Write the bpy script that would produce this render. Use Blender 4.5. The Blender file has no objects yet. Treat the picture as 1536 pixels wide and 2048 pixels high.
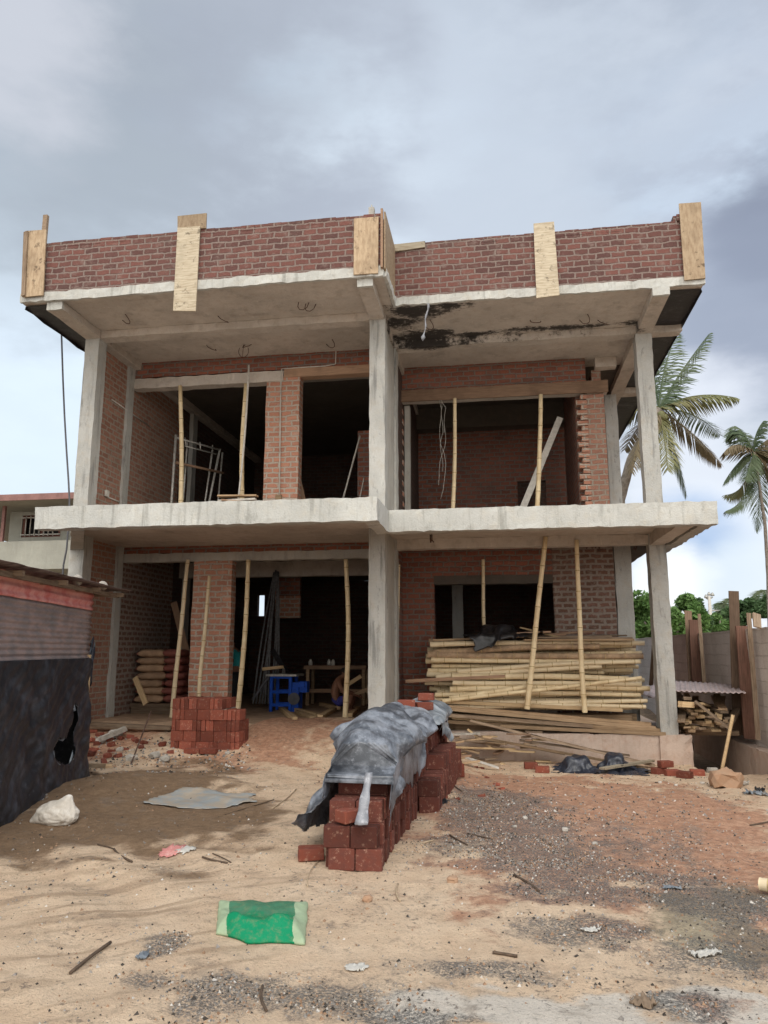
import bpy, bmesh, math, random
import numpy as np
from mathutils import Vector, Matrix, noise
R_=random.Random(7)
C=bpy.context.scene.collection
PI=math.pi
# ---------------------------------------------------------------- survey: pixel rays of the 1536x2048 photograph -> metres
f_=1500.;th=math.atan(276/1500);ps=math.atan(236*math.cos(th)/f_);EYE=1.65
CR=Vector((math.cos(ps),math.sin(ps),0))
CF=Vector((-math.sin(ps)*math.cos(th),math.cos(ps)*math.cos(th),math.sin(th)))
CU=CR.cross(CF)
EY=Vector((0,0,EYE))
def ray(u,v): return CF+CR*((u-768)/f_)+CU*(-(v-1024)/f_)
def PY(u,v,Y): d=ray(u,v); return EY+d*(Y/d.y)
def PXx(u,v,X): d=ray(u,v); return EY+d*(X/d.x)
def PZ(u,v,Z): d=ray(u,v); return EY+d*((Z-EYE)/d.z)
def X_(u,v,Y): return PY(u,v,Y).x
def Z_(u,v,Y): return PY(u,v,Y).z
def sm(a,b,x):
    t=min(1,max(0,(x-a)/(b-a))); return t*t*(3-2*t)
def gbase(x,y):
    z=0.0
    if y>8:
        r=sm(-1.2,-0.2,x); z-=0.19*sm(8,13,y)*r
        c=sm(-5.0,-4.0,x)*(1-sm(-1.9,-1.2,x)); z+=c*0.46*sm(10.6,13.0,y)
        l=1-sm(-5.2,-4.6,x); z+=l*(0.10*sm(9.5,12,y)+0.18*sm(11.6,12.8,y))
        z+=0.09*math.exp(-((x+4.9)**2/.5+(y-11.6)**2/.5))
    if x>2.95 and y>12.4: z-=0.25*sm(2.95,3.15,x)*sm(12.4,13.2,y)*(1-sm(17,20,y))
    z+=0.16*math.exp(-((x+4.75)**2/0.35+(y-8.7)**2/.8))          # sand heap by the shed
    z+=0.10*math.exp(-((x+3.9)**2/0.5+(y-9.3)**2/.35))
    z+=0.05*math.exp(-((x-0.3)**2/1.1+(y-8.2)**2/1.6))
    return z
def rough(x,y):
    n=noise.noise
    a=0.030*n(Vector((x*.8,y*.8,3)))+0.018*n(Vector((x*2.3,y*2.3,1)))+0.010*n(Vector((x*6,y*6,5)))+0.005*n(Vector((x*15,y*15,7)))
    a+=.016*max(0,n(Vector((x*3.1,y*3.1,61))))**1.0+.020*max(0,n(Vector((x*8.3,y*8.3,71)))-.15)
    rt=sm(-1,1,x); a+=rt*(0.012*n(Vector((x*11,y*11,2)))+0.015*abs(n(Vector((x*4,y*4,9)))))
    tr=(1-sm(-2.6,-1.4,x))*(1-sm(6.6,7.6,y)); w=(x*.50+y*.87)+0.25*n(Vector((x*.9,y*.9,12)))
    a+=tr*0.020*math.sin(w*9.5)*(.5+.8*abs(n(Vector((x*1.3,y*1.3,20)))))
    return a
def G(x,y):
    k=1-sm(14,17,y)*.0
    return gbase(x,y)+rough(x,y)
def GP(u,v):
    d=ray(u,v); t=max(2.,(.25-EYE)/d.z*.6) if d.z<0 else 2.
    while t<60:
        p=EY+d*t
        if p.z<gbase(p.x,p.y)+.06:break
        t+=.08
    lo,hi=t-.1,t+.6
    for _ in range(14):
        m=(lo+hi)/2;p=EY+d*m
        if p.z<G(p.x,p.y):hi=m
        else:lo=m
    return EY+d*hi
# ---------------------------------------------------------------- objects
def tag(o,label=None,cat=None,group=None,kind=None):
    if label:o['label']=label
    if cat:o['category']=cat
    if group:o['group']=group
    if kind:o['kind']=kind
    return o
def thing(name,label,cat,loc=(0,0,0),rz=0,group=None):
    o=bpy.data.objects.new(name,None);C.objects.link(o);o.location=loc;o.rotation_euler=(0,0,rz);o.empty_display_size=.1
    return tag(o,label,cat,group)
def link(name,bm,mats,parent=None,smooth=False,origin=None):
    """world-space bmesh -> object; origin moved to the bottom centre"""
    bm.normal_update()
    if origin is None and parent is None and bm.verts:
        xs=[v.co.x for v in bm.verts];ys=[v.co.y for v in bm.verts];zs=[v.co.z for v in bm.verts]
        origin=Vector(((min(xs)+max(xs))/2,(min(ys)+max(ys))/2,min(zs)))
    me=bpy.data.meshes.new(name)
    if origin is not None:
        bmesh.ops.translate(bm,verts=bm.verts,vec=-Vector(origin))
    bm.to_mesh(me);bm.free()
    if not isinstance(mats,(list,tuple)):mats=[mats]
    for m in mats:me.materials.append(m)
    if smooth:
        me.polygons.foreach_set('use_smooth',[True]*len(me.polygons))
    o=bpy.data.objects.new(name,me);C.objects.link(o)
    if origin is not None:o.location=origin
    if parent is not None:
        o.parent=parent; o.matrix_parent_inverse=Matrix.Identity(4)
        # children are authored in the world frame
        if parent.parent is None:
            o.matrix_parent_inverse=(Matrix.Translation(parent.location)@parent.rotation_euler.to_matrix().to_4x4()).inverted()
        else: pass
    return o
def uvl(bm): return bm.loops.layers.uv.verify()
def bx(bm,x0,x1,y0,y1,z0,z1,M=None,mi=0,bev=0):
    uv=uvl(bm)
    P=[Vector(p) for p in((x0,y0,z0),(x1,y0,z0),(x1,y1,z0),(x0,y1,z0),(x0,y0,z1),(x1,y0,z1),(x1,y1,z1),(x0,y1,z1))]
    V=[bm.verts.new(M@p if M else p) for p in P]
    out=[]
    for idx,ax in(((0,3,2,1),2),((4,5,6,7),2),((0,1,5,4),1),((2,3,7,6),1),((1,2,6,5),0),((3,0,4,7),0)):
        fc=bm.faces.new([V[i] for i in idx]);fc.material_index=mi;out.append(fc)
        for l,i in zip(fc.loops,idx):
            p=P[i]; l[uv].uv=(p.x,p.y) if ax==2 else ((p.x,p.z) if ax==1 else (p.y,p.z))
    if bev:
        es=list({e for fc in out for e in fc.edges})
        bmesh.ops.bevel(bm,geom=es,offset=bev,segments=1,affect='EDGES')
    return V
def box(name,mat,parent,x0,x1,y0,y1,z0,z1,bev=0,jit=0):
    bm=bmesh.new();bx(bm,x0,x1,y0,y1,z0,z1,bev=bev)
    return link(name,bm,mat,parent)
def slabcut(name,mat,parent,x0,x1,y0,y1,z0,z1,step=.12,amp=.006,seed=0,edge=.014):
    """subdivided box whose faces and arrises are slightly uneven, like cast concrete"""
    bm=bmesh.new();uv=uvl(bm)
    nx=max(1,min(60,round((x1-x0)/step)));ny=max(1,min(40,round((y1-y0)/step)));nz=max(1,min(40,round((z1-z0)/step)))
    cache={}
    def gv(i,j,k):
        key=(i,j,k)
        if key in cache:return cache[key]
        p=Vector((x0+(x1-x0)*i/nx,y0+(y1-y0)*j/ny,z0+(z1-z0)*k/nz))
        s=Vector((seed,0,seed*.7))
        q=p*3+s
        d=Vector((noise.noise(q),noise.noise(q+Vector((9,0,0))),noise.noise(q+Vector((0,9,0)))))*amp
        onedge=(i in(0,nx))+(j in(0,ny))+(k in(0,nz))
        if onedge>=2:
            q=p*9+s; d+=Vector((noise.noise(q),noise.noise(q+Vector((5,0,0))),noise.noise(q+Vector((0,5,0)))))*edge
        cache[key]=bm.verts.new(p+d);return cache[key]
    def face(a,b,c,d,ax):
        vs=[gv(*a),gv(*b),gv(*c),gv(*d)]
        fc=bm.faces.new(vs)
        for l,t in zip(fc.loops,(a,b,c,d)):
            p=(x0+(x1-x0)*t[0]/nx,y0+(y1-y0)*t[1]/ny,z0+(z1-z0)*t[2]/nz)
            l[uv].uv=(p[0],p[1]) if ax==2 else ((p[0],p[2]) if ax==1 else (p[1],p[2]))
    for i in range(nx):
        for k in range(nz):
            face((i,0,k),(i+1,0,k),(i+1,0,k+1),(i,0,k+1),1);face((i,ny,k),(i,ny,k+1),(i+1,ny,k+1),(i+1,ny,k),1)
        for j in range(ny):
            face((i,j,0),(i,j+1,0),(i+1,j+1,0),(i+1,j,0),2);face((i,j,nz),(i+1,j,nz),(i+1,j+1,nz),(i,j+1,nz),2)
    for j in range(ny):
        for k in range(nz):
            face((0,j,k),(0,j,k+1),(0,j+1,k+1),(0,j+1,k),0);face((nx,j,k),(nx,j+1,k),(nx,j+1,k+1),(nx,j,k+1),0)
    return link(name,bm,mat,parent)
def tube(bm,pts,rad,n=8,mi=0,cap=True):
    uv=uvl(bm)
    pts=[Vector(p) for p in pts]
    if not isinstance(rad,(list,tuple)):rad=[rad]*len(pts)
    rings=[];L=0;prev=None;Ls=[]
    ref=None
    for i,p in enumerate(pts):
        d=(pts[min(i+1,len(pts)-1)]-pts[max(i-1,0)]).normalized()
        if ref is None: ref=Vector((0,0,1)) if abs(d.z)<.8 else Vector((0,1,0))
        a=d.cross(ref).normalized();b=a.cross(d).normalized()
        ref=b
        if prev is not None:L+=(p-prev).length
        prev=p;Ls.append(L)
        rings.append([bm.verts.new(p+(a*math.cos(2*PI*k/n)+b*math.sin(2*PI*k/n))*rad[i]) for k in range(n)])
    for i in range(len(pts)-1):
        for k in range(n):
            fc=bm.faces.new((rings[i][k],rings[i][(k+1)%n],rings[i+1][(k+1)%n],rings[i+1][k]));fc.material_index=mi;fc.smooth=True
            for l,(kk,LL) in zip(fc.loops,((k,Ls[i]),(k+1,Ls[i]),(k+1,Ls[i+1]),(k,Ls[i+1]))):l[uv].uv=(kk/n,LL)
    if cap:
        bm.faces.new(rings[0][::-1]).material_index=mi;bm.faces.new(rings[-1]).material_index=mi
    return rings
def beam(bm,p0,p1,w,t,up=Vector((0,0,1)),mi=0,jit=0):
    """timber of width w (sideways) and thickness t (along up) from p0 to p1"""
    p0=Vector(p0);p1=Vector(p1);d=(p1-p0);L=d.length;d.normalize()
    s=d.cross(up)
    if s.length<1e-3:s=Vector((1,0,0))
    s.normalize();u=s.cross(d).normalized()
    M=Matrix((( d.x,s.x,u.x,p0.x),(d.y,s.y,u.y,p0.y),(d.z,s.z,u.z,p0.z),(0,0,0,1)))
    return bx(bm,0,L,-w/2,w/2,-t/2,t/2,M,mi)
# ---------------------------------------------------------------- materials
def mat(name):
    m=bpy.data.materials.new(name);m.use_nodes=True;nt=m.node_tree;nt.nodes.clear()
    o=nt.nodes.new('ShaderNodeOutputMaterial');b=nt.nodes.new('ShaderNodeBsdfPrincipled');nt.links.new(b.outputs[0],o.inputs[0])
    b.inputs['Roughness'].default_value=.85
    b.inputs['Specular IOR Level'].default_value=.25
    return m,nt,b
def N(nt,t,**k):
    n=nt.nodes.new(t)
    for a,v in k.items():
        if a.startswith('i_'):n.inputs[a[2:].replace('_',' ')].default_value=v
        else:setattr(n,a,v)
    return n
def mix(nt,fac,a,b,bt='MIX'):
    n=nt.nodes.new('ShaderNodeMix');n.data_type='RGBA';n.blend_type=bt
    for s,v in((0,fac),(6,a),(7,b)):
        if isinstance(v,bpy.types.NodeSocket):nt.links.new(v,n.inputs[s])
        else:n.inputs[s].default_value=v if s==0 else (*v,1) if len(v)==3 else v
    return n.outputs[2]
def math_(nt,op,a,b=0,c=0,cl=False):
    n=nt.nodes.new('ShaderNodeMath');n.operation=op;n.use_clamp=cl
    for i,v in enumerate((a,b,c)):
        if isinstance(v,bpy.types.NodeSocket):nt.links.new(v,n.inputs[i])
        else:n.inputs[i].default_value=v
    return n.outputs[0]
def ramp(nt,fac,a,b):
    n=nt.nodes.new('ShaderNodeMapRange');n.interpolation_type='SMOOTHSTEP'
    nt.links.new(fac,n.inputs[0]);n.inputs[1].default_value=a;n.inputs[2].default_value=b
    return n.outputs[0]
def nz(nt,vec,scale,detail=4,rough=.55,stretch=None,w=0):
    if stretch:
        mp=N(nt,'ShaderNodeMapping');mp.inputs['Scale'].default_value=stretch;mp.inputs['Location'].default_value=(w,w*1.3,w*.7);nt.links.new(vec,mp.inputs[0]);vec=mp.outputs[0]
    n=N(nt,'ShaderNodeTexNoise');n.inputs['Scale'].default_value=scale;n.inputs['Detail'].default_value=detail;n.inputs['Roughness'].default_value=rough
    nt.links.new(vec,n.inputs['Vector']);return n.outputs['Fac']
def geo(nt): return N(nt,'ShaderNodeNewGeometry').outputs['Position']
def objc(nt): return N(nt,'ShaderNodeTexCoord').outputs['Object']
def rnd(nt): return N(nt,'ShaderNodeObjectInfo').outputs['Random']
def bump(nt,b,h,st=.4,dist=.01):
    n=N(nt,'ShaderNodeBump');n.inputs['Strength'].default_value=st;n.inputs['Distance'].default_value=dist
    nt.links.new(h,n.inputs['Height']);nt.links.new(n.outputs[0],b.inputs['Normal'])
def sc(c,k): return tuple(x*k for x in c)
def concrete(name,base,stain=.5,dark=(.10,.09,.08),streak=True,warm=(.42,.34,.24),extra=None):
    m,nt,b=mat(name);P=geo(nt)
    n1=nz(nt,P,1.3,5,.6);n2=nz(nt,P,7,6,.65);n3=nz(nt,P,38,4,.6);n4=nz(nt,P,3.2,4,.6,(3,3,.25) if streak else (1,1,1),4)
    c=mix(nt,ramp(nt,n1,.35,.7),sc(base,.82),sc(base,1.12))
    c=mix(nt,math_(nt,'MULTIPLY',ramp(nt,n2,.45,.75),.55),c,warm)
    c=mix(nt,math_(nt,'MULTIPLY',ramp(nt,n4,.52,.72),stain),c,dark)
    c=mix(nt,math_(nt,'MULTIPLY',ramp(nt,nz(nt,P,2.4,6,.7,(1,1,.5),11),.60,.72),stain*.9),c,dark)
    c=mix(nt,math_(nt,'MULTIPLY',ramp(nt,n4,.28,.40),-.5),c,c) if False else c
    c=mix(nt,math_(nt,'MULTIPLY',ramp(nt,nz(nt,P,14,6,.75,(1,1,.35),41),.56,.66),stain*.7),c,sc(dark,1.2))
    lt=ramp(nt,nz(nt,P,4,5,.7,(2.4,2.4,.4),23),.60,.72)
    c=mix(nt,math_(nt,'MULTIPLY',lt,.5),c,sc(base,1.45))
    c=mix(nt,.35,c,mix(nt,n3,sc(base,.6),sc(base,1.25)))
    if extra:c=extra(nt,P,c)
    nt.links.new(c,b.inputs['Base Color']);b.inputs['Roughness'].default_value=.92
    bump(nt,b,math_(nt,'ADD',n3,math_(nt,'MULTIPLY',n2,1.5)),.5,.012);return m
def brickmat(name,c1,c2,mort,smear=.35,bw=.235,rh=.103,ms=.013,soot=0.35):
    m,nt,b=mat(name);P=geo(nt);U=N(nt,'ShaderNodeTexCoord').outputs['UV']
    nd=N(nt,'ShaderNodeTexNoise');nd.inputs['Scale'].default_value=5;nd.inputs['Detail'].default_value=5;nt.links.new(U,nd.inputs['Vector'])
    off0=nt.nodes.new('ShaderNodeVectorMath');off0.operation='MULTIPLY_ADD';nt.links.new(nd.outputs['Color'],off0.inputs[0]);off0.inputs[1].default_value=(.07,.055,0);nt.links.new(U,off0.inputs[2])
    nd2=N(nt,'ShaderNodeTexNoise');nd2.inputs['Scale'].default_value=28;nd2.inputs['Detail'].default_value=3;nt.links.new(U,nd2.inputs['Vector'])
    off=nt.nodes.new('ShaderNodeVectorMath');off.operation='MULTIPLY_ADD';nt.links.new(nd2.outputs['Color'],off.inputs[0]);off.inputs[1].default_value=(.022,.022,0);nt.links.new(off0.outputs[0],off.inputs[2])
    br=N(nt,'ShaderNodeTexBrick');br.offset=.5
    nt.links.new(off.outputs[0],br.inputs['Vector'])
    for k,v in(('Scale',1),('Mortar Size',ms),('Mortar Smooth',.35),('Brick Width',bw),('Row Height',rh),('Bias',-.1)):br.inputs[k].default_value=v
    br.inputs['Color1'].default_value=(*c1,1);br.inputs['Color2'].default_value=(*c2,1);br.inputs['Mortar'].default_value=(*mort,1)
    n2=nz(nt,P,9,5,.65);n3=nz(nt,P,45,4,.65)
    c=mix(nt,math_(nt,'MULTIPLY',ramp(nt,n2,.5,.75),smear),br.outputs['Color'],sc(mort,1.1))
    c=mix(nt,math_(nt,'MULTIPLY',ramp(nt,nz(nt,P,1.4,5,.65),.5,.75),soot),c,sc(mort,.55))
    c=mix(nt,.5,c,mix(nt,n3,(.25,.25,.25),(.95,.95,.95)),'OVERLAY')
    nt.links.new(c,b.inputs['Base Color']);b.inputs['Roughness'].default_value=.95
    h=math_(nt,'ADD',math_(nt,'MULTIPLY',br.outputs['Fac'],-1.2),math_(nt,'MULTIPLY',n3,.5))
    h=math_(nt,'ADD',h,math_(nt,'MULTIPLY',n2,.6))
    bump(nt,b,h,.9,.018);return m
def wood(name,c,c2,sx=(1,14,14),var=.35,coord='uv',spots=0):
    m,nt,b=mat(name);U=N(nt,'ShaderNodeTexCoord').outputs['UV' if coord=='uv' else 'Object'];P=geo(nt)
    g=nz(nt,U,3,6,.65,sx);k=nz(nt,P,2.5,4);r=rnd(nt)
    cc=mix(nt,ramp(nt,g,.35,.7),c,c2)
    cc=mix(nt,math_(nt,'MULTIPLY',ramp(nt,k,.5,.75),.5),cc,sc(c2,.6))
    if spots:cc=mix(nt,math_(nt,'MULTIPLY',ramp(nt,nz(nt,P,8,5,.7,(1,1,1),3),.56,.68),spots),cc,sc(c2,.35))
    mm=math_(nt,'ADD',math_(nt,'MULTIPLY',r,var*2),1-var)
    cm=N(nt,'ShaderNodeCombineColor');
    for i in range(3):nt.links.new(mm,cm.inputs[i])
    cc=mix(nt,1,cc,cm.outputs[0],'MULTIPLY')
    nt.links.new(cc,b.inputs['Base Color']);bump(nt,b,g,.35,.004);b.inputs['Roughness'].default_value=.8;return m
def plain(name,c,rough=.7,var=.15,scale=12,met=0,c2=None,bst=.3,perobj=0,dist=.006):
    m,nt,b=mat(name);P=geo(nt);n=nz(nt,P,scale,6,.65)
    cc=mix(nt,ramp(nt,n,.3,.7),sc(c,1-var),c2 or sc(c,1+var))
    if 'brick' in name:cc=mix(nt,math_(nt,'MULTIPLY',ramp(nt,nz(nt,P,24,6,.75),.54,.68),.55),cc,(.42,.26,.19))
    if perobj:
        mm=math_(nt,'ADD',math_(nt,'MULTIPLY',rnd(nt),perobj*2),1-perobj);cm=N(nt,'ShaderNodeCombineColor')
        for i in range(3):nt.links.new(mm,cm.inputs[i])
        cc=mix(nt,1,cc,cm.outputs[0],'MULTIPLY')
    nt.links.new(cc,b.inputs['Base Color']);b.inputs['Roughness'].default_value=rough;b.inputs['Metallic'].default_value=met
    bump(nt,b,n,bst,dist);return m
def plastic(name,c,c2,rough=.45,scale=6,thr=(.5,.7),spec=.5):
    """sheet plastic with dusty smears"""
    m,nt,b=mat(name);P=geo(nt);n=nz(nt,P,scale,7,.7);n2=nz(nt,P,scale*5,5,.7);n3=nz(nt,P,scale*.5,4,.6,(1,1,1),8)
    cc=mix(nt,ramp(nt,n,*thr),c,c2)
    cc=mix(nt,math_(nt,'MULTIPLY',ramp(nt,n2,.56,.7),.5),cc,sc(c2,1.35))
    cc=mix(nt,math_(nt,'MULTIPLY',ramp(nt,n3,.45,.7),.35),cc,sc(c,.6))
    nt.links.new(cc,b.inputs['Base Color']);b.inputs['Roughness'].default_value=rough;b.inputs['Specular IOR Level'].default_value=spec
    v=N(nt,'ShaderNodeTexNoise');v.inputs['Scale'].default_value=9;v.inputs['Detail'].default_value=5;v.inputs['Distortion'].default_value=1.5;nt.links.new(P,v.inputs['Vector'])
    bump(nt,b,math_(nt,'ADD',v.outputs['Fac'],math_(nt,'MULTIPLY',n2,.1)),.3,.012);return m
M={}
M['conc']=concrete('weathered_concrete',(.43,.415,.38),.5)
M['fascia']=concrete('pale_cast_concrete',(.52,.52,.49),.9,dark=(.22,.215,.19),warm=(.52,.47,.38))
def mould(nt,P,c):
    n=nz(nt,P,3.5,7,.75);n2=nz(nt,P,13,5,.7,(1.0,3.0,1));tot=None
    s=nt.nodes.new('ShaderNodeSeparateXYZ');nt.links.new(P,s.inputs[0])
    for u,v,ru,rv,k in((830,622,70,20,1.0),(800,645,50,18,.8),(850,672,80,14,1.1),(960,668,120,7,.8),(1120,655,170,6,.75),(900,610,60,9,.8),(1270,646,30,6,.7),(1165,585,40,5,.4),(420,663,280,4,.7),(640,650,160,4,.7)):
        a=PZ(u,v,7.42);b_=PZ(u+ru,v,7.42);e=PZ(u,v+rv,7.42)
        dx=math_(nt,'DIVIDE',math_(nt,'SUBTRACT',s.outputs[0],a.x),abs(b_.x-a.x));dy=math_(nt,'DIVIDE',math_(nt,'SUBTRACT',s.outputs[1],a.y),abs(e.y-a.y)+.02)
        d=math_(nt,'SQRT',math_(nt,'ADD',math_(nt,'MULTIPLY',dx,dx),math_(nt,'MULTIPLY',dy,dy)))
        q=math_(nt,'MULTIPLY',math_(nt,'SUBTRACT',1.25,d,0),k)
        tot=q if tot is None else math_(nt,'MAXIMUM',tot,q)
    m=ramp(nt,math_(nt,'ADD',tot,math_(nt,'MULTIPLY',math_(nt,'ADD',math_(nt,'SUBTRACT',n,.5),math_(nt,'MULTIPLY',math_(nt,'SUBTRACT',n2,.5),.6)),2.4)),.25,.75)
    m=math_(nt,'MULTIPLY',m,math_(nt,'GREATER_THAN',s.outputs[2],7.0))
    return mix(nt,math_(nt,'MULTIPLY',m,.93),c,(.018,.016,.016))
M['soffit']=concrete('soffit_concrete',(.55,.495,.44),.4,extra=mould,streak=False,dark=(.09,.075,.06),warm=(.36,.26,.18))
M['column']=concrete('column_concrete',(.45,.445,.42),.95,dark=(.12,.12,.115))
M['plinth']=concrete('earth_stained_concrete',(.55,.44,.37),.4,dark=(.26,.14,.09),warm=(.40,.22,.14))
M['black_form']=plastic('black_sheeting',(.012,.011,.014),(.05,.05,.055),.5)
M['brick_red']=brickmat('parapet_brick',(.165,.072,.06),(.09,.047,.043),(.21,.16,.14),.65,ms=.017,soot=.45)
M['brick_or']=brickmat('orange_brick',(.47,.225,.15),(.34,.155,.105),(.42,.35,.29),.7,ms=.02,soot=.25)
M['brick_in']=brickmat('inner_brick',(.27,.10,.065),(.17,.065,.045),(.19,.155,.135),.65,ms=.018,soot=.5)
M['brick_side']=brickmat('side_wall_brick',(.36,.185,.13),(.26,.125,.09),(.32,.265,.215),.65,ms=.018,soot=.35)
M['brick_smear']=brickmat('mortar_smeared_brick',(.19,.10,.075),(.13,.075,.055),(.25,.205,.175),.9,ms=.026,bw=.22,soot=.4)
M['room_brick']=brickmat('room_shade_brick',(.10,.05,.038),(.065,.038,.03),(.085,.07,.06),.6,ms=.018,soot=.6)  # gloom of the deep rooms put into the brick colour
M['ply']=wood('formwork_timber',(.42,.32,.215),(.29,.205,.13),(2,7,7),spots=.8)
M['ply_pale']=wood('pale_formwork',(.47,.41,.31),(.31,.25,.175),(14,1.5,1.5),spots=.8)
M['timber']=wood('sawn_timber',(.38,.265,.165),(.25,.165,.095))
M['timber_red']=wood('red_timber',(.36,.23,.15),(.24,.15,.10))
M['oldwood']=wood('old_timber',(.27,.20,.14),(.15,.10,.065))
M['sawnwood']=wood('fresh_timber',(.60,.44,.26),(.45,.31,.17))
M['steel']=plain('dull_steel',(.42,.41,.38),.5,.3,20,.4)
M['rebar']=plain('rusty_rebar',(.10,.06,.045),.8,.4,30)
M['pvc']=plain('grey_pvc',(.55,.52,.47),.5,.15)
M['white']=plastic('white_cloth_strip',(.26,.27,.30),(.50,.51,.55),.5,18)
M['cable']=plain('black_cable',(.09,.09,.10),.5,.2)
M['paving']=plain('dust_floor',(.36,.25,.17),.95,.2,5)
M['block']=brickmat('cement_block_wall',(.60,.53,.48),(.53,.47,.425),(.50,.445,.40),.6,bw=.42,rh=.2,ms=.009,soot=.4)
# ---------------------------------------------------------------- bamboo
def bamboomat():
    m,nt,b=mat('bamboo');P=geo(nt);U=N(nt,'ShaderNodeTexCoord').outputs['UV']
    n=nz(nt,P,5,5,.6);g=nz(nt,U,6,4,.6,(8,1.2,1));r=rnd(nt)
    c=mix(nt,ramp(nt,n,.3,.7),(.78,.64,.41),(.62,.47,.27))
    c=mix(nt,math_(nt,'MULTIPLY',ramp(nt,r,.25,1),.7),c,(.66,.55,.38))
    c=mix(nt,math_(nt,'MULTIPLY',ramp(nt,g,.52,.75),.45),c,(.27,.17,.08))
    nt.links.new(c,b.inputs['Base Color']);b.inputs['Roughness'].default_value=.5;b.inputs['Specular IOR Level'].default_value=.4
    bump(nt,b,g,.15,.003);return m
M['bamboo']=bamboomat();M['bnode']=plain('bamboo_node',(.42,.30,.15),.7,.3,30);M['bdark']=plain('bamboo_hollow',(.05,.03,.02),.9,.2)
def bamboo(name,p0,p1,r=.045,label=None,cat='bamboo pole',group=None,sag=None,mats=None,nodegap=.34,taper=.82):
    bm=bmesh.new();p0=Vector(p0);p1=Vector(p1);L=(p1-p0).length;d=(p1-p0)/L
    if sag is None:sag=Vector((R_.uniform(-1,1),R_.uniform(-1,1),0))*.012*L
    pts=[];rad=[];ms=[]
    s=R_.uniform(.05,nodegap);nodes=[]
    while s<L-.03:
        nodes.append(s);s+=nodegap*R_.uniform(.8,1.15)
    st=[(0,1,0)]
    for q in nodes:
        st+=[(q-.05,.97,0),(q-.006,1.06,1),(q+.008,1.08,0),(q+.05,.97,0)]
    st.append((L,1,0))
    st=[t for i,t in enumerate(st) if 0<=t[0]<=L]
    st.sort()
    a2=Vector((R_.uniform(-1,1),R_.uniform(-1,1),R_.uniform(-1,1)))*.008
    for q,k,m_ in st:
        t=q/L;pts.append(p0+d*q+sag*math.sin(PI*t)+a2*math.sin(2.6*PI*t));rad.append(r*k*(1-(1-taper)*t))
    rings=tube(bm,pts,rad,9,0,False)
    bm.faces.ensure_lookup_table()
    for i in range(len(st)-1):
        if st[i][2]==1:
            for k in range(9):bm.faces[i*9+k].material_index=1
    for ring,pt,sgn in((rings[0],pts[0],1),(rings[-1],pts[-1],-1)):
        inn=[bm.verts.new(pt+(v.co-pt)*.68) for v in ring];dp=[bm.verts.new(v.co+d*.05*sgn) for v in inn]
        for k in range(9):
            j=(k+1)%9
            bm.faces.new((ring[k],ring[j],inn[j],inn[k])).material_index=1;bm.faces.new((inn[k],inn[j],dp[j],dp[k])).material_index=2
        bm.faces.new(dp).material_index=2
    o=link(name,bm,mats or [M['bamboo'],M['bnode'],M['bdark']])
    return tag(o,label,cat,group)
# ================================================================ GROUND
def axis(lo,a,b,hi,st,gr=1.18):
    c=list(np.arange(a,b+1e-6,st));q=a;s=st;L=[]
    while q>lo: s*=gr;q-=s;L.append(q)
    q=b;s=st;H=[]
    while q<hi: s*=gr;q+=s;H.append(q)
    return L[::-1]+c+H
gx=axis(-260,-7.0,5.0,260,.045);gy=axis(-40,3.2,13.6,420,.045)
BL={'red':[(1180,1620,380,110,1.0),(1450,1700,200,180,.8),(1000,1560,250,60,.6),(560,1500,130,40,.8),(620,1480,120,50,.8),(400,1530,150,25,.4),(960,1735,90,28,.9),(1300,1600,240,50,.8),(200,1500,150,50,.7),(660,1560,80,40,.3),(740,1790,60,14,.4),(300,1470,140,30,.7),(1050,1590,160,60,.5)],
'brown':[(230,1590,260,55,1.0),(120,1650,260,50,1.0),(380,1640,220,55,.85),(60,1690,160,25,.8),(330,1560,180,35,.7),(360,1750,120,12,.5),(90,1730,130,10,.5),(180,1725,70,8,.5),(480,1700,150,12,.45),(230,1830,90,8,.35),(130,1890,140,9,.35)],
'gravel':[(1010,1640,120,65,1.0),(1060,1710,170,45,.9),(960,1600,90,40,.8),(1130,1740,120,30,.7),(1160,1780,160,30,.7),(1150,1860,130,35,.75),(1000,1940,220,22,.7),(420,2000,90,50,.9),(330,1890,40,25,.75),(640,1990,200,45,.8),(290,1960,60,20,.6),(1420,1800,120,60,.75),(1420,1920,130,50,.65),(1350,2005,90,25,.9),(930,1690,100,30,.6),(1200,1690,200,50,.45),(1290,1760,150,30,.55),(760,2030,200,20,.7),(1100,1680,400,60,.3)],
'pale':[(850,2010,120,38,1.0),(1120,2025,210,42,1.0),(1480,2010,150,36,1.0),(1220,1995,120,22,.8),(700,1800,220,60,.25),(930,1570,60,16,.5),(980,1970,60,14,.5)],
'tracks':[(250,1830,420,190,1.0),(500,1760,200,60,.6),(100,1720,250,40,.7)],
'moss':[(1420,1860,120,70,.9),(1470,1790,90,40,.6),(1360,1740,90,30,.3)]}
WB={k:[] for k in BL}
for k,L in BL.items():
    for u,v,ru,rv,s in L:
        c=PZ(u,v,0);a=PZ(u+ru,v,0);b=PZ(u,max(v-rv,1400),0);b2=PZ(u,min(v+rv,2600),0)
        WB[k].append((c.x,c.y,abs((a-c).length),abs((b-b2).length)/2,s))
nx_,ny_=len(gx),len(gy)
verts=[];fine=[]
for j,y in enumerate(gy):
    for i,x in enumerate(gx):
        inn=(-7.2<x<5.2 and 2.5<y<14)
        if -20<x<12 and 0<y<22: z=gbase(x,y)+(rough(x,y) if inn else rough(x,y)*.4)
        else: z=-0.02+.3*noise.noise(Vector((x*.03,y*.03,0)))*min(1,max(0,(y-30)/60))
        if y>13.5 and -7.4<x<2.9:z=-0.1
        verts.append((x,y,z))
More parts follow.
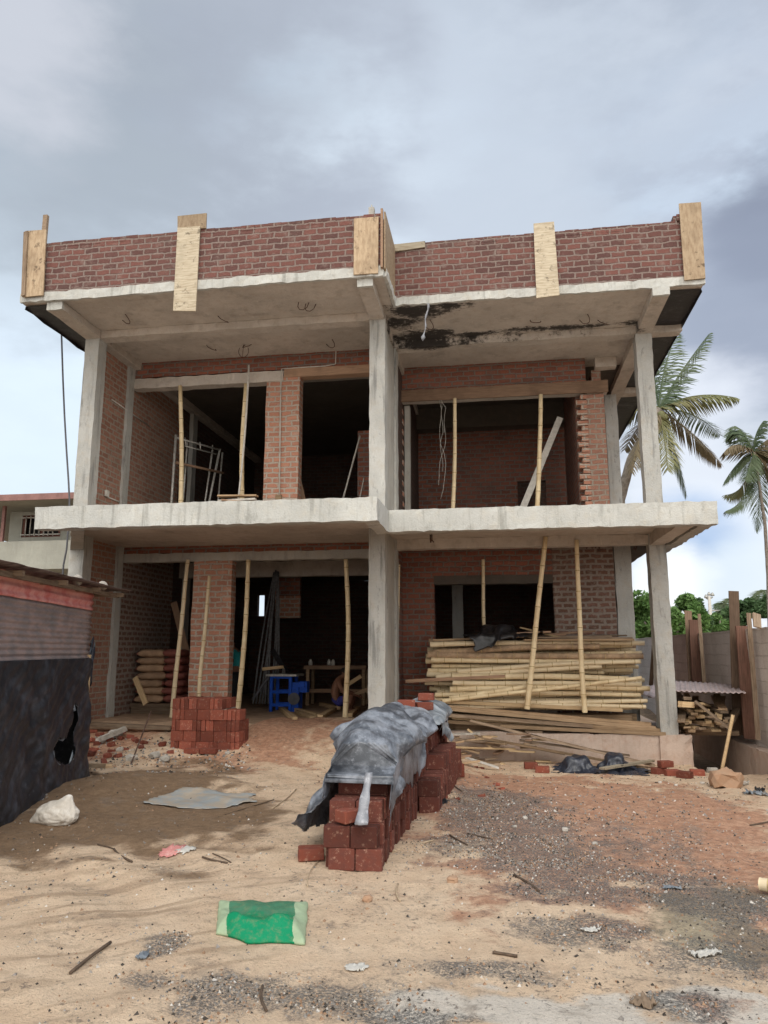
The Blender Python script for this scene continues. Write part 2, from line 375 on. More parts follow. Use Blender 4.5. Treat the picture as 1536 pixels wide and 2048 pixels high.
faces=[(j*nx_+i,j*nx_+i+1,(j+1)*nx_+i+1,(j+1)*nx_+i) for j in range(ny_-1) for i in range(nx_-1)]
me=bpy.data.meshes.new('ground');me.from_pydata(verts,[],faces);me.polygons.foreach_set('use_smooth',[True]*len(faces))
va=np.array(verts)
ca=np.ones((len(va),4),np.float32);cb=np.ones((len(va),4),np.float32);cb[:]=0;ca[:]=0
nv=np.array([noise.noise(Vector((p[0]*1.7,p[1]*1.7,31)))+.5*noise.noise(Vector((p[0]*5,p[1]*5,33))) if (-7.2<p[0]<5.2 and 2.5<p[1]<14) else 0 for p in verts])
def field(k):
    o=np.zeros(len(va))
    for cx,cy,rx,ry,s in WB[k]:
        d=np.sqrt(((va[:,0]-cx)/rx)**2+((va[:,1]-cy)/ry)**2)+nv*.55
        o=np.maximum(o,s*np.clip(1.35-d,0,1))
    return np.clip(o,0,1)
F_={k:field(k) for k in BL}
ca[:,0]=F_['red'];ca[:,1]=F_['brown'];ca[:,2]=F_['gravel'];cb[:,0]=F_['pale'];cb[:,1]=F_['moss'];cb[:,2]=F_['tracks']
far=(va[:,1]>14.5)|(va[:,0]>5.3)|(va[:,0]<-8)
ca[far,0]=.6;cb[far,1]=.6
for nm,arr in(('maskA',ca),('maskB',cb)):
    at=me.color_attributes.new(nm,'FLOAT_COLOR','POINT');at.data.foreach_set('color',arr.ravel())
m,nt,b=mat('earth');P=geo(nt)
A=N(nt,'ShaderNodeAttribute',attribute_name='maskA');B=N(nt,'ShaderNodeAttribute',attribute_name='maskB')
sa=N(nt,'ShaderNodeSeparateColor');nt.links.new(A.outputs['Color'],sa.inputs[0]);sb=N(nt,'ShaderNodeSeparateColor');nt.links.new(B.outputs['Color'],sb.inputs[0])
n1=nz(nt,P,2.5,6,.65);n2=nz(nt,P,12,6,.7);n3=nz(nt,P,60,5,.7);n4=nz(nt,P,5,7,.75,(1,1,1),5);n5=nz(nt,P,140,3,.6)
def msk(s,nn,w=.9,lo=.25,hi=.6): return ramp(nt,math_(nt,'ADD',s,math_(nt,'MULTIPLY',math_(nt,'SUBTRACT',nn,.5),w)),lo,hi)
c=mix(nt,ramp(nt,n1,.3,.7),(.63,.455,.315),(.76,.575,.41))
tk=nz(nt,P,1,6,.62,None);mp=N(nt,'ShaderNodeMapping');mp.inputs['Rotation'].default_value=(0,0,-.55);nt.links.new(P,mp.inputs[0])
mp2=N(nt,'ShaderNodeMapping');mp2.inputs['Scale'].default_value=(.55,5.5,1);nt.links.new(mp.outputs[0],mp2.inputs[0])
tn=N(nt,'ShaderNodeTexNoise');tn.inputs['Scale'].default_value=1.3;tn.inputs['Detail'].default_value=5;tn.inputs['Distortion'].default_value=.4;nt.links.new(mp2.outputs[0],tn.inputs['Vector'])
c=mix(nt,math_(nt,'MULTIPLY',math_(nt,'MULTIPLY',ramp(nt,tn.outputs['Fac'],.50,.66),sb.outputs[2]),.7),c,(.36,.255,.17))
c=mix(nt,math_(nt,'MULTIPLY',ramp(nt,n4,.5,.68),.45),c,(.42,.30,.21))
c=mix(nt,math_(nt,'MULTIPLY',msk(sb.outputs[0],n2,.6),.9),c,mix(nt,n4,(.58,.52,.45),(.78,.71,.62)))
c=mix(nt,math_(nt,'MULTIPLY',msk(sa.outputs[0],n4,1.2),.9),c,mix(nt,ramp(nt,n2,.35,.65),(.36,.17,.10),(.56,.32,.21)))
c=mix(nt,math_(nt,'MULTIPLY',msk(sa.outputs[1],n4,.7),.95),c,mix(nt,ramp(nt,n2,.3,.7),(.17,.105,.06),(.25,.165,.10)))
c=mix(nt,math_(nt,'MULTIPLY',msk(sb.outputs[1],n4,1.3),.55),c,mix(nt,n2,(.13,.14,.09),(.22,.24,.17)))
c=mix(nt,math_(nt,'MULTIPLY',ramp(nt,n4,.30,.48),-1),c,c) if False else c
c=mix(nt,math_(nt,'MULTIPLY',ramp(nt,nz(nt,P,3.4,8,.78,(1,1,1),51),.54,.66),.5),c,(.24,.19,.15))
gm=math_(nt,'MULTIPLY',msk(sa.outputs[2],n4,1.8,.10,.6),ramp(nt,n3,.36,.54))
c=mix(nt,math_(nt,'MULTIPLY',math_(nt,'MULTIPLY',ramp(nt,nz(nt,P,22,6,.72,(1,1,1),77),.55,.63),ramp(nt,nz(nt,P,1.8,4,.6,(1,1,1),71),.42,.6)),.7),c,(.13,.11,.095))
c=mix(nt,math_(nt,'MULTIPLY',gm,.85),c,mix(nt,ramp(nt,n5,.4,.6),(.04,.04,.04),(.22,.215,.205)))
c=mix(nt,math_(nt,'MULTIPLY',ramp(nt,n3,.58,.68),.45),c,(.13,.095,.07))
c=mix(nt,math_(nt,'MULTIPLY',ramp(nt,nz(nt,P,34,5,.7,(1,1,1),19),.60,.68),.55),c,(.10,.08,.065))
c=mix(nt,.28,c,mix(nt,n5,(.2,.2,.2),(.9,.9,.9)),'OVERLAY')
nt.links.new(c,b.inputs['Base Color']);b.inputs['Roughness'].default_value=.95
bump(nt,b,math_(nt,'ADD',n2,math_(nt,'ADD',math_(nt,'MULTIPLY',n3,.7),math_(nt,'MULTIPLY',n5,.35))),.85,.035)
me.materials.append(m);gr=bpy.data.objects.new('ground',me);C.objects.link(gr);tag(gr,kind='structure')
M['earth']=m
# ================================================================ BUILDING
BD=thing('unfinished_building','two-storey unfinished brick and concrete house with open fronts, balcony slab and brick parapet','building',(-2.2,12,0))
A_,B_=12.0,13.3;SO=7.42;BB=7.27;S1,S2=3.62,3.74
def part(name,m,*a,**k): return slabcut(name,M[m] if isinstance(m,str) else m,BD,*a,**k)
def brickwall(x0,x1,y0,y1,z0,z1,m='brick_in',name='brick_wall'):
    return slabcut(name,M[m],BD,x0,x1,y0,y1,z0,z1,step=.35,amp=.012,edge=.008)
# columns
for x0,x1,y,segs in((-7.41,-7.14,A_,((-.1,S1),(S2,BB))),(-2.11,-1.84,A_,((-.1,S1),(S2,BB))),(2.54,2.82,B_,((.28,S1),(S2,BB))),(2.42,2.68,16.6,((.28,S1),(S2,BB))),(-2.10,-1.83,B_,((-.1,S1),(S2,BB)))):
    for z0,z1 in segs: part('column','column',x0,x1,y,y+.28,z0,z1,step=.14,amp=.006,edge=.012,seed=x0)
# roof slab, cantilever beams
M['room']=concrete('room_shade_concrete',(.11,.095,.08),.5,streak=False,dark=(.05,.045,.04),warm=(.17,.12,.09))  # concrete darkened in its colour to stand for shade inside the rooms
for a_,b_,c_ in((-7.87,-1.68,10.76),(-1.676,3.36,11.86)):
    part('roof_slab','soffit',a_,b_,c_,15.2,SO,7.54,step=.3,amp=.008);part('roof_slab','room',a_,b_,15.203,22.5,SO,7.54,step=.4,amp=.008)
part('slab_edge','fascia',-7.87,-1.67,10.7,10.756,7.40,7.555,step=.07,amp=.008,edge=.022)
part('slab_edge','fascia',-1.66,3.38,11.8,11.856,7.415,7.56,step=.07,amp=.008,edge=.022)
part('slab_edge','fascia',-1.672,-1.62,10.76,11.85,7.41,7.555,step=.07,edge=.02)
for x0,x1,y0 in((-7.40,-7.12,10.82),(-2.09,-1.85,10.82),(2.56,2.82,11.7+.13)):
    part('cantilever_beam','soffit',x0,x1,y0,22.0,BB,SO-.003,step=.14,amp=.005,seed=x0,edge=.01)
    part('beam_end','fascia',x0-.002,x1+.002,y0-.055,y0-.003,BB-.004,SO-.004,step=.06,edge=.012)
part('roof_beam','soffit',-7.117,-2.093,A_,A_+.25,BB+.01,SO-.003,step=.14,amp=.006,edge=.016)
part('roof_beam','soffit',-1.847,2.557,B_,B_+.25,BB+.01,SO-.003,step=.14,amp=.006,edge=.016)
part('roof_beam','soffit',2.823,3.34,B_,B_+.25,BB+.01,SO-.003,step=.14,edge=.03)
part('roof_beam','soffit',2.823,3.2,16.6,16.85,BB+.01,SO-.003,step=.14,edge=.03)
part('roof_beam','soffit',2.0,2.41,14.7,14.9,BB-.06,SO-.003,step=.14)
# ragged black sheeting left under the outer strips of the roof
def ragged(name,x0,x1,y0,y1,z,side):
    bm=bmesh.new();n=40;va_=[];vb=[];vc=[]
    for i in range(n+1):
        y=y0+(y1-y0)*i/n
        rr=abs(noise.noise(Vector((y*2.7,side,1))))*.16+abs(noise.noise(Vector((y*9,side,1))))*.05
        xa,xb=(x0+rr*.35-.03,x1) if side<0 else (x0,x1-rr*.35+.03)
        va_.append(bm.verts.new((xa,y,z-.02*(side<0)-.02*noise.noise(Vector((y*5,0,0))))));vb.append(bm.verts.new((xb,y,z-.01)))
        xe=xa if side<0 else xb
        vc.append(bm.verts.new((xe+.01*side,y,z-.03-rr*.7)))
    for i in range(n):
        bm.faces.new((va_[i],va_[i+1],vb[i+1],vb[i]))
        e=va_ if side<0 else vb
        bm.faces.new((e[i],e[i+1],vc[i+1],vc[i]))
    o=link(name,bm,M['black_form'],BD)
    s=o.modifiers.new('s','SOLIDIFY');s.thickness=.008
ragged('black_sheeting',-7.84,-7.43,10.85,21.5,SO-.012,-1)
ragged('black_sheeting',2.835,3.33,11.95,21.5,SO-.012,1)
# parapets with uneven top course
def parapet(x0,x1,y0,y1,z0,z1):
    bm=bmesh.new();uv=uvl(bm)
    bx(bm,x0,x1,y0,y1,z0,z1-.10)
    x=x0
    while x<x1-.05:
        w=min(.225,x1-x);bx(bm,x+.001,x+w-.001,y0+R_.uniform(-.006,.008),y1,z1-.099,z1-.006+R_.uniform(-.008,.008));x+=w
    o=link('parapet_wall',bm,M['brick_red'],BD);return o
parapet(-7.84,-1.69,10.72,10.92,7.557,8.475);parapet(-1.69,3.36,11.82,12.02,7.562,8.56)
brickwall(-7.84,-7.64,10.925,17,7.556,8.46,'brick_red','parapet_wall')
brickwall(-1.86,-1.69,10.925,11.815,7.556,8.44,'brick_red','parapet_wall')
brickwall(3.16,3.36,12.025,17,7.562,8.5,'brick_red','parapet_wall')
bm=bmesh.new();bx(bm,3.02,3.17,11.80,11.82,8.56,8.67);bx(bm,2.97,3.2,11.83,12.0,8.562,8.66);link('parapet_brick',bm,M['brick_red'],BD)
# formwork boards, from their corners in the photograph
def board(pix,Y,m,label=None,t=.025,name='formwork_board'):
    bm=bmesh.new();uv=uvl(bm)
    a=[PY(u,v,Y) for u,v in pix];b=[p+Vector((0,t,0)) for p in a]
    va_=[bm.verts.new(p) for p in a];vb=[bm.verts.new(p) for p in b];n=len(a)
    bm.faces.new(va_);bm.faces.new(vb[::-1])
    for i in range(n):bm.faces.new((va_[i],vb[i],vb[(i+1)%n],va_[(i+1)%n]))
    bmesh.ops.recalc_face_normals(bm,faces=bm.faces)
    for fc in bm.faces:
        for l in fc.loops:l[uv].uv=(l.vert.co.z,l.vert.co.x)
    o=link(name,bm,M[m],BD)
    if label:o['label']=label
    return o
board([(50,462),(92,459),(86,590),(44,594)],10.64,'ply','tan board closing the left end of the parapet')
board([(47,464),(55,461),(49,590),(42,592)],10.60,'oldwood')
board([(355,455),(400,452),(391,622),(346,621)],10.66,'ply_pale','long dark-streaked board hanging below the parapet edge')
board([(355,432),(413,426),(412,456),(355,460)],10.69,'ply')
board([(708,437),(757,433),(756,546),(707,549)],10.67,'ply','stained board at the inner end of the left parapet')
board([(1067,447),(1108,443),(1119,590),(1073,596)],11.76,'ply_pale','pale board strapped over the right parapet')
board([(1358,407),(1402,404),(1411,556),(1369,560)],11.76,'ply','tall tan board at the right end of the parapet')
board([(776,490),(850,482),(850,494),(776,505)],11.79,'ply_pale')
bm=bmesh.new();bx(bm,-1.655,-1.63,10.68,11.78,7.50,8.47);link('formwork_board',bm,M['ply'],BD)
bm=bmesh.new();bx(bm,-1.70,-1.665,10.63,10.7,7.50,8.5);link('formwork_board',bm,M['timber_red'],BD)
p=PY(91,455,10.98);box('timber_stake',M['oldwood'],BD,p.x-.04,p.x+.04,10.94,11.0,8.2,Z_(91,432,10.98))
p=PY(744,425,10.98);bm=bmesh.new();bx(bm,p.x-.05,p.x+.04,10.94,11.04,8.3,Z_(744,418,11));tube(bm,[(p.x-.01,11,8.4),(p.x-.01,11,Z_(744,410,11))],.012,6)
tube(bm,[(p.x+.05,11,8.4),(p.x+.06,11,8.56),(p.x+.03,11,8.6),(p.x+.0,11,8.59)],.006,5);link('column_starter',bm,M['conc'],BD)
# first-floor slab: front band (left bay stands forward), soffits
part('slab_edge','fascia',-6.67,-1.62,9.85,10.05,3.375,3.70,step=.06,amp=.007,edge=.015)
part('slab_edge','fascia',-1.82,-1.62,10.053,10.897,3.377,3.70,step=.06,amp=.007,edge=.012)
part('slab_edge','fascia',-1.82,3.03,10.9,11.1,3.378,3.705,step=.06,amp=.007,edge=.015)
part('slab_edge','conc',2.84,3.03,11.103,15.2,3.40,3.70,step=.12,amp=.008,edge=.02)
bm=bmesh.new();uv=uvl(bm)
def prism(bm,pl,z0,z1):
    a=[bm.verts.new((x,y,z0)) for x,y in pl];b=[bm.verts.new((x,y,z1)) for x,y in pl];n=len(pl)
    bm.faces.new(a[::-1]);bm.faces.new(b)
    for i in range(n):bm.faces.new((a[i],a[(i+1)%n],b[(i+1)%n],b[i]))
prism(bm,[(-6.2,10.053),(-1.825,10.053),(-1.825,11.103),(-1.825,13.4),(-7.42,13.4),(-7.42,12.0)],S1,S2-.06)
link('balcony_slab',bm,M['soffit'],BD)
part('balcony_slab','soffit',-1.822,2.838,11.103,13.4,S1,S2-.06,step=.25,amp=.008)
bm=bmesh.new();prism(bm,[(-6.2,10.055),(-6.0,10.055),(-7.15,12.0),(-7.4,12.0)],3.37,S1-.003);link('edge_beam',bm,M['conc'],BD)
part('edge_beam','conc',-6.0,-4.3,10.35,10.55,3.46,S1-.002,step=.12)
part('edge_beam','soffit',-1.83,2.54,B_+.03,B_+.25,3.44,S1-.002,step=.14)
part('edge_beam','soffit',2.56,2.80,11.105,B_-.003,3.42,S1-.002,step=.14)
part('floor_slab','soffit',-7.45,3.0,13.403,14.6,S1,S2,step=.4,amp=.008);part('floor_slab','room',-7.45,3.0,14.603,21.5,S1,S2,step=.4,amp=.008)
# ground floors
part('floor','paving',-7.4,-1.62,12.75,21.5,-.2,.42,step=.25,amp=.02,edge=.04)
part('plinth','plinth',-1.6,2.9,B_-.02,21.5,-.45,.28,step=.12,amp=.012,edge=.025)
part('plinth','plinth',2.5,3.0,B_-.08,B_+.6,-.45,.275,step=.12,amp=.015,edge=.03)
# inner walls, left bay
W=13.6
x1,x2=X_(380,1300,W),X_(458,1300,W)
brickwall(x1,x2,W,W+.24,.38,3.32,'brick_or','brick_pier')
part('lintel','conc',-7.28,-2.0,W,W+.22,3.325,3.49,step=.12,edge=.016,amp=.008)
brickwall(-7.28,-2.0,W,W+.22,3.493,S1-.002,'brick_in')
x1,x2=X_(529,900,W),X_(597,900,W)
brickwall(x1,x2,W,W+.24,S2,6.96,'brick_or','brick_pier')
part('lintel','soffit',-7.28,x1+.35,W-.02,W+.2,6.862,7.075,step=.12,edge=.018,amp=.008)
part('lintel','timber_red',x1+.36,-2.0,W-.02,W+.2,6.93,7.10,step=.3,edge=.01,amp=.004)
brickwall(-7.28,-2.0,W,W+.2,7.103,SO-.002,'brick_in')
# left side wall, pilasters, party wall, back
for z0,z1,mm in((.38,S1,'brick_side'),(S2,SO-.002,'brick_side')):
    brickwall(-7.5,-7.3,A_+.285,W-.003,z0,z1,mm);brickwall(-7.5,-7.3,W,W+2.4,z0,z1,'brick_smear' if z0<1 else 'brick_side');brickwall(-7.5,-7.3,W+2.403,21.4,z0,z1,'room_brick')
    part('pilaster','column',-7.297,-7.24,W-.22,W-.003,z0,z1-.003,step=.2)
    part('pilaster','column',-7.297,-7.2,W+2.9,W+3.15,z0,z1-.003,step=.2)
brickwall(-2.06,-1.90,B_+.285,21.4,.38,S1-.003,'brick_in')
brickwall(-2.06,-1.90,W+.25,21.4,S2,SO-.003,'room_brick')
part('infill_wall','conc',-2.05,-1.87,A_+.283,B_-.003,-.1,S1-.003,step=.2)
part('infill_wall','conc',-2.05,-1.87,A_+.283,B_-.003,S2,SO-.17,step=.2)
box('brick_wall',M['brick_in'],BD,X_(719,900,15.2),-2.07,15.0,15.2,S2,6.2)
# back wall with slit windows
def wallholes(x0,x1,y0,y1,z0,z1,holes,m,name='brick_wall'):
    xs=sorted({x0,x1,*[h[0] for h in holes],*[h[1] for h in holes]});zs=sorted({z0,z1,*[h[2] for h in holes],*[h[3] for h in holes]})
    bm=bmesh.new()
    for i in range(len(xs)-1):
        for k in range(len(zs)-1):
            cx,cz=(xs[i]+xs[i+1])/2,(zs[k]+zs[k+1])/2
            if any(h[0]<cx<h[1] and h[2]<cz<h[3] for h in holes):continue
            bx(bm,xs[i],xs[i+1],y0,y1,zs[k],zs[k+1])
    return link(name,bm,M[m],BD)
s0=PY(515,1190,21.4);s1=PY(528,1232,21.4)
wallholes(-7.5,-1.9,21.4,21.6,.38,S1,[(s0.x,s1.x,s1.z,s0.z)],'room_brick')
# light-brick niche piece seen through the ground-floor opening
p0,p1=PY(552,1203,17.5),PY(592,1236,17.5)
brickwall(p0.x,p1.x+.1,17.45,17.6,p1.z,p0.z+.12,'brick_or')
brickwall(p0.x,p1.x+.1,17.45,17.6,p0.z+.122,S1-.003,'brick_in')
part('room_beam','soffit',-7.29,-2.07,16.3,16.5,3.28,S1-.003,step=.3)
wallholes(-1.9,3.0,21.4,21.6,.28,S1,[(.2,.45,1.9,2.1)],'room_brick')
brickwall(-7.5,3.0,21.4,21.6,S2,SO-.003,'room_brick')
# right bay, ground floor: wall with wide opening
W2=14.7
o0,o1=X_(869,1300,W2),X_(1112,1300,W2);ol=Z_(950,1168,W2)
brickwall(-1.897,o0,W2,W2+.22,.28,S1-.003,'brick_in');brickwall(o1,X_(1234,1250,W2),W2,W2+.22,.28,S1-.003,'brick_smear')
part('column','column',X_(1236,1250,14.74),X_(1270,1250,14.74),14.74,15.0,.28,S1-.003,step=.2)
part('lintel','room',o0+.002,o1-.002,W2-.01,W2+.21,ol,ol+.17,step=.14,edge=.012)
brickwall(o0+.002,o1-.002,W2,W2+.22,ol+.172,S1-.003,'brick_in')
brickwall(2.44,2.62,16.9,21.39,.28,S1-.003,'brick_in')
part('column','column',X_(905,1250,18.5),X_(918,1250,18.5)+.1,18.5,18.7,.28,S1-.003,step=.3)
# right bay, upper floor
hb=Z_(1000,797,W2)
part('header_board','timber_red',X_(796,780,W2-.1),X_(1216,770,W2-.1),W2-.1,W2-.06,hb,hb+.24,step=.25,amp=.006,edge=.01)
part('lintel','soffit',X_(796,780,W2-.1),X_(1216,770,W2-.1),W2-.057,W2+.2,hb+.03,hb+.24,step=.25)
brickwall(-1.897,X_(1170,740,W2),W2,W2+.2,hb+.243,SO-.003,'brick_in')
c0,c1=X_(1178,900,W2),X_(1214,900,W2)
brickwall(c0,c1,W2,W2+.2,S2,hb+.026,'brick_side')
# toothed brick ends (every second brick sticks out)
def toothed(x,dx,y0,y1,z0,z1,w=.12):
    bm=bmesh.new();z=z0;i=0
    while z<z1-.09:
        o=dx*(.075 if i%2 else 0)+R_.uniform(-.008,.008)
        a,b_=sorted((x+o,x-dx*w));bx(bm,a,b_,y0+R_.uniform(-.01,.01),y1,z+.008,z+.098);z+=.108;i+=1
    link('toothed_brick_end',bm,M['brick_or'],BD)
toothed(c0-.12,-1,W2-.01,W2+.21,S2,hb-.0,.12);toothed(X_(800,900,W2)-.02,1,W2-.01,W2+.2,S2,hb,.14)
part('pilaster','conc',X_(808,900,W2)-.02,X_(817,900,W2),W2+.22,W2+.4,S2,hb+.02,step=.3)
brickwall(c0-.2,c0-.03,W2+.22,17.6,S2,SO-.003,'brick_in')      # cross wall running back
p0,p1=X_(1035,980,17.8),X_(1092,980,17.8)
wallholes(-1.9,2.6,17.8,18.0,S2,SO-.003,[(p0,p1,S2-.01,Z_(1050,962,17.8))],'brick_in')
box('roof_infill',M['room'],BD,-1.9,2.6,17.4,17.79,6.9,SO-.003)
brickwall(c1-.2,c1-.02,W2+.205,16.59,S2,SO-.2,'brick_side')
# conduit, switch box, hooks and drips
bm=bmesh.new();yy=W-.03
pts=[PY(u,v,yy) for u,v in((559,990),(560,900),(561,800),(563,738),(600,735),(650,732),(671,728),(672,700),(672,692))]
tube(bm,pts,.011,6);link('electrical_conduit',bm,M['pvc'],BD)
p=PY(557,997,yy);bm=bmesh.new();bx(bm,p.x-.06,p.x+.06,yy-.02,yy+.03,p.z-.07,p.z+.07);link('socket_box',bm,M['timber'],BD)
bm=bmesh.new();tube(bm,[PXx(224,799,-7.28),PXx(300,853,-7.28)],.012,6);link('electrical_conduit',bm,M['pvc'],BD)
bm=bmesh.new();tube(bm,[PXx(215,994,-7.28),PXx(250,1008,-7.28)],.012,6);p=PXx(212,988,-7.28);bx(bm,p.x,p.x+.04,p.y-.05,p.y+.05,p.z-.05,p.z+.07);link('electrical_conduit',bm,M['pvc'],BD)
def hook(u,v,sc_=1):
    p=PZ(u,v,SO);bm=bmesh.new();a=R_.uniform(0,6)
    q=[p]
    for i in range(5):q.append(q[-1]+Vector((math.cos(a)*.05,math.sin(a)*.05,-.05+.022*i))*sc_);a+=.7
    tube(bm,q,.007,5);link('reinforcement_hook',bm,M['rebar'],BD)
for u,v in((436,632),(618,605),(632,608),(413,690),(490,690),(664,678),(860,640),(1175,628),(1195,640),(1060,640),(250,628)):
    p=PZ(u,v,SO)
    hook(u,v,1.3)
for u,v in((1075,1078),(1270,1086),(1185,1082),(860,1070),(885,1110),(1195,1088)):
    p=PZ(u,v,S1);bm=bmesh.new()
    for _ in range(3):
        q=p+Vector((R_.uniform(-.06,.06),R_.uniform(-.06,.06),0));tube(bm,[q,q+Vector((R_.uniform(-.03,.03),0,-.09)),q+Vector((R_.uniform(-.06,.06),.03,-.13))],.012,5)
    link('reinforcement_hook',bm,M['rebar'],BD)
# mould stain patches: thin black sheeting residue still stuck under the right cantilever
def patch(pts,z):
    bm=bmesh.new();pl=[];NB_=24
    c=sum((PZ(u,v,z) for u,v in pts),Vector())/len(pts);n=len(pts)
    for i,(u,v) in enumerate(pts):
        a=PZ(u,v,z);b_=PZ(*pts[(i+1)%n],z)
        for k in range(NB_):
            q=a.lerp(b_,k/NB_);pl.append(q+Vector((noise.noise(q*5),noise.noise(q*5+Vector((3,0,0))),0))*.12+Vector((noise.noise(q*19),noise.noise(q*17+Vector((3,0,0))),0))*.06)
    vs=[bm.verts.new((q.x,q.y,z)) for q in pl];bm.faces.new(vs)
    bmesh.ops.recalc_face_normals(bm,faces=bm.faces)
    o=link('sheeting_residue',bm,M['black_form'],BD);s=o.modifiers.new('s','SOLIDIFY');s.thickness=.006
# ================================================================ WORLD, SUN, CAMERA
SUN_EL,SUN_AZ=math.radians(52),math.radians(163)   # behind the camera, a little to the right
w=bpy.data.worlds.new('World');bpy.context.scene.world=w;w.use_nodes=True;nt=w.node_tree;nt.nodes.clear()
out=nt.nodes.new('ShaderNodeOutputWorld');bg=nt.nodes.new('ShaderNodeBackground');nt.links.new(bg.outputs[0],out.inputs[0]);bg.inputs[1].default_value=.1
sky=nt.nodes.new('ShaderNodeTexSky');sky.sky_type='NISHITA';sky.sun_disc=False;sky.sun_elevation=SUN_EL;sky.sun_rotation=SUN_AZ;sky.air_density=1;sky.dust_density=2
tc=nt.nodes.new('ShaderNodeTexCoord').outputs['Generated']
def cn(scale,detail,st,w,rough=.5):
    return nz(nt,tc,scale,detail,rough,st,w)
big=cn(2.6,7,(1,1,2.6),2.3,.52);med=cn(5,7,(1,1,2.2),7.1,.55);sml=cn(1.5,4,(1,1,2),15)
def blob(u,v,deg_in,deg_out,k=1):
    d=ray(u,v).normalized();n=nt.nodes.new('ShaderNodeVectorMath');n.operation='DOT_PRODUCT'
    nv_=nt.nodes.new('ShaderNodeVectorMath');nv_.operation='NORMALIZE';nt.links.new(tc,nv_.inputs[0])
    nt.links.new(nv_.outputs[0],n.inputs[0]);n.inputs[1].default_value=d
    s=math_(nt,'ADD',n.outputs['Value'],math_(nt,'MULTIPLY',math_(nt,'SUBTRACT',med,.5),2.2*(math.cos(math.radians(deg_in))-math.cos(math.radians(deg_out)))))
    r=ramp(nt,s,math.cos(math.radians(deg_out)),math.cos(math.radians(deg_in)));return math_(nt,'MULTIPLY',r,k)
K=10
def ck(r,g,b_): return (r*K,g*K,b_*K)
c=mix(nt,ramp(nt,big,.38,.64),ck(.58,.68,.80),ck(.37,.43,.50))
c=mix(nt,math_(nt,'MULTIPLY',ramp(nt,med,.5,.7),.5),c,ck(.72,.77,.85))
hi_=cn(11,8,(1,1,2.2),31,.62)
c=mix(nt,math_(nt,'MULTIPLY',ramp(nt,hi_,.42,.68),.42),c,ck(.36,.39,.47))
c=mix(nt,blob(760,480,6,25,.85),c,ck(.76,.86,.95))
c=mix(nt,blob(100,820,6,26,.85),c,ck(.74,.85,.95))
c=mix(nt,blob(330,110,5,19,.85),c,ck(.33,.36,.42))
c=mix(nt,blob(60,290,3,14,.7),c,ck(.38,.43,.48))
c=mix(nt,blob(20,90,2,8,.7),c,ck(.62,.64,.70))
c=mix(nt,blob(1150,120,5,24,.6),c,ck(.42,.46,.54))
c=mix(nt,blob(1520,640,4,11,.6),c,ck(.42,.46,.56))
c=mix(nt,blob(1540,430,1.5,5.5,.95),c,ck(.18,.20,.27))
c=mix(nt,blob(1540,560,3,9,.75),c,ck(.30,.34,.43))
c=mix(nt,blob(1400,950,2,9,.75),c,ck(.82,.86,.93))
c=mix(nt,blob(1370,1120,1,5.5,.75),c,ck(.30,.44,.68))
c=mix(nt,blob(1330,1165,1,4,.95),c,ck(.92,.94,.95))
c=mix(nt,blob(1500,1165,1,4,.8),c,ck(.75,.82,.88))
# let some of the clear-sky model through, and an added unseen glow behind the camera to light the facade
c=mix(nt,.12,c,sky.outputs[0])
sx=nt.nodes.new('ShaderNodeSeparateXYZ');nt.links.new(tc,sx.inputs[0])
c=mix(nt,ramp(nt,math_(nt,'MULTIPLY',sx.outputs['Y'],-1),.05,.6),c,ck(1.55,1.52,1.45))
nt.links.new(c,bg.inputs[0])
L=bpy.data.lights.new('sun','SUN');L.energy=1.1;L.angle=math.radians(25);L.color=(1,.95,.87)
lo=bpy.data.objects.new('sun',L);C.objects.link(lo)
# nishita: rotation 0 = +Y, clockwise; direction to the sun
sd=Vector((math.sin(SUN_AZ)*math.cos(SUN_EL),math.cos(SUN_AZ)*math.cos(SUN_EL),math.sin(SUN_EL)))
lo.rotation_euler=sd.to_track_quat('Z','Y').to_euler()
cam=bpy.data.cameras.new('camera');co=bpy.data.objects.new('camera',cam);C.objects.link(co)
cam.sensor_fit='VERTICAL';cam.sensor_height=36;cam.lens=f_/2048*36;cam.clip_end=2000;cam.clip_start=.05
co.location=EY;co.rotation_euler=Matrix((CR,CU,-CF)).transposed().to_euler();bpy.context.scene.camera=co
vs=bpy.context.scene.view_settings;vs.view_transform='Standard';vs.look='None';vs.exposure=.32;vs.gamma=1;vs.use_curve_mapping=False
bpy.context.scene.cycles.max_bounces=8;bpy.context.scene.cycles.diffuse_bounces=5
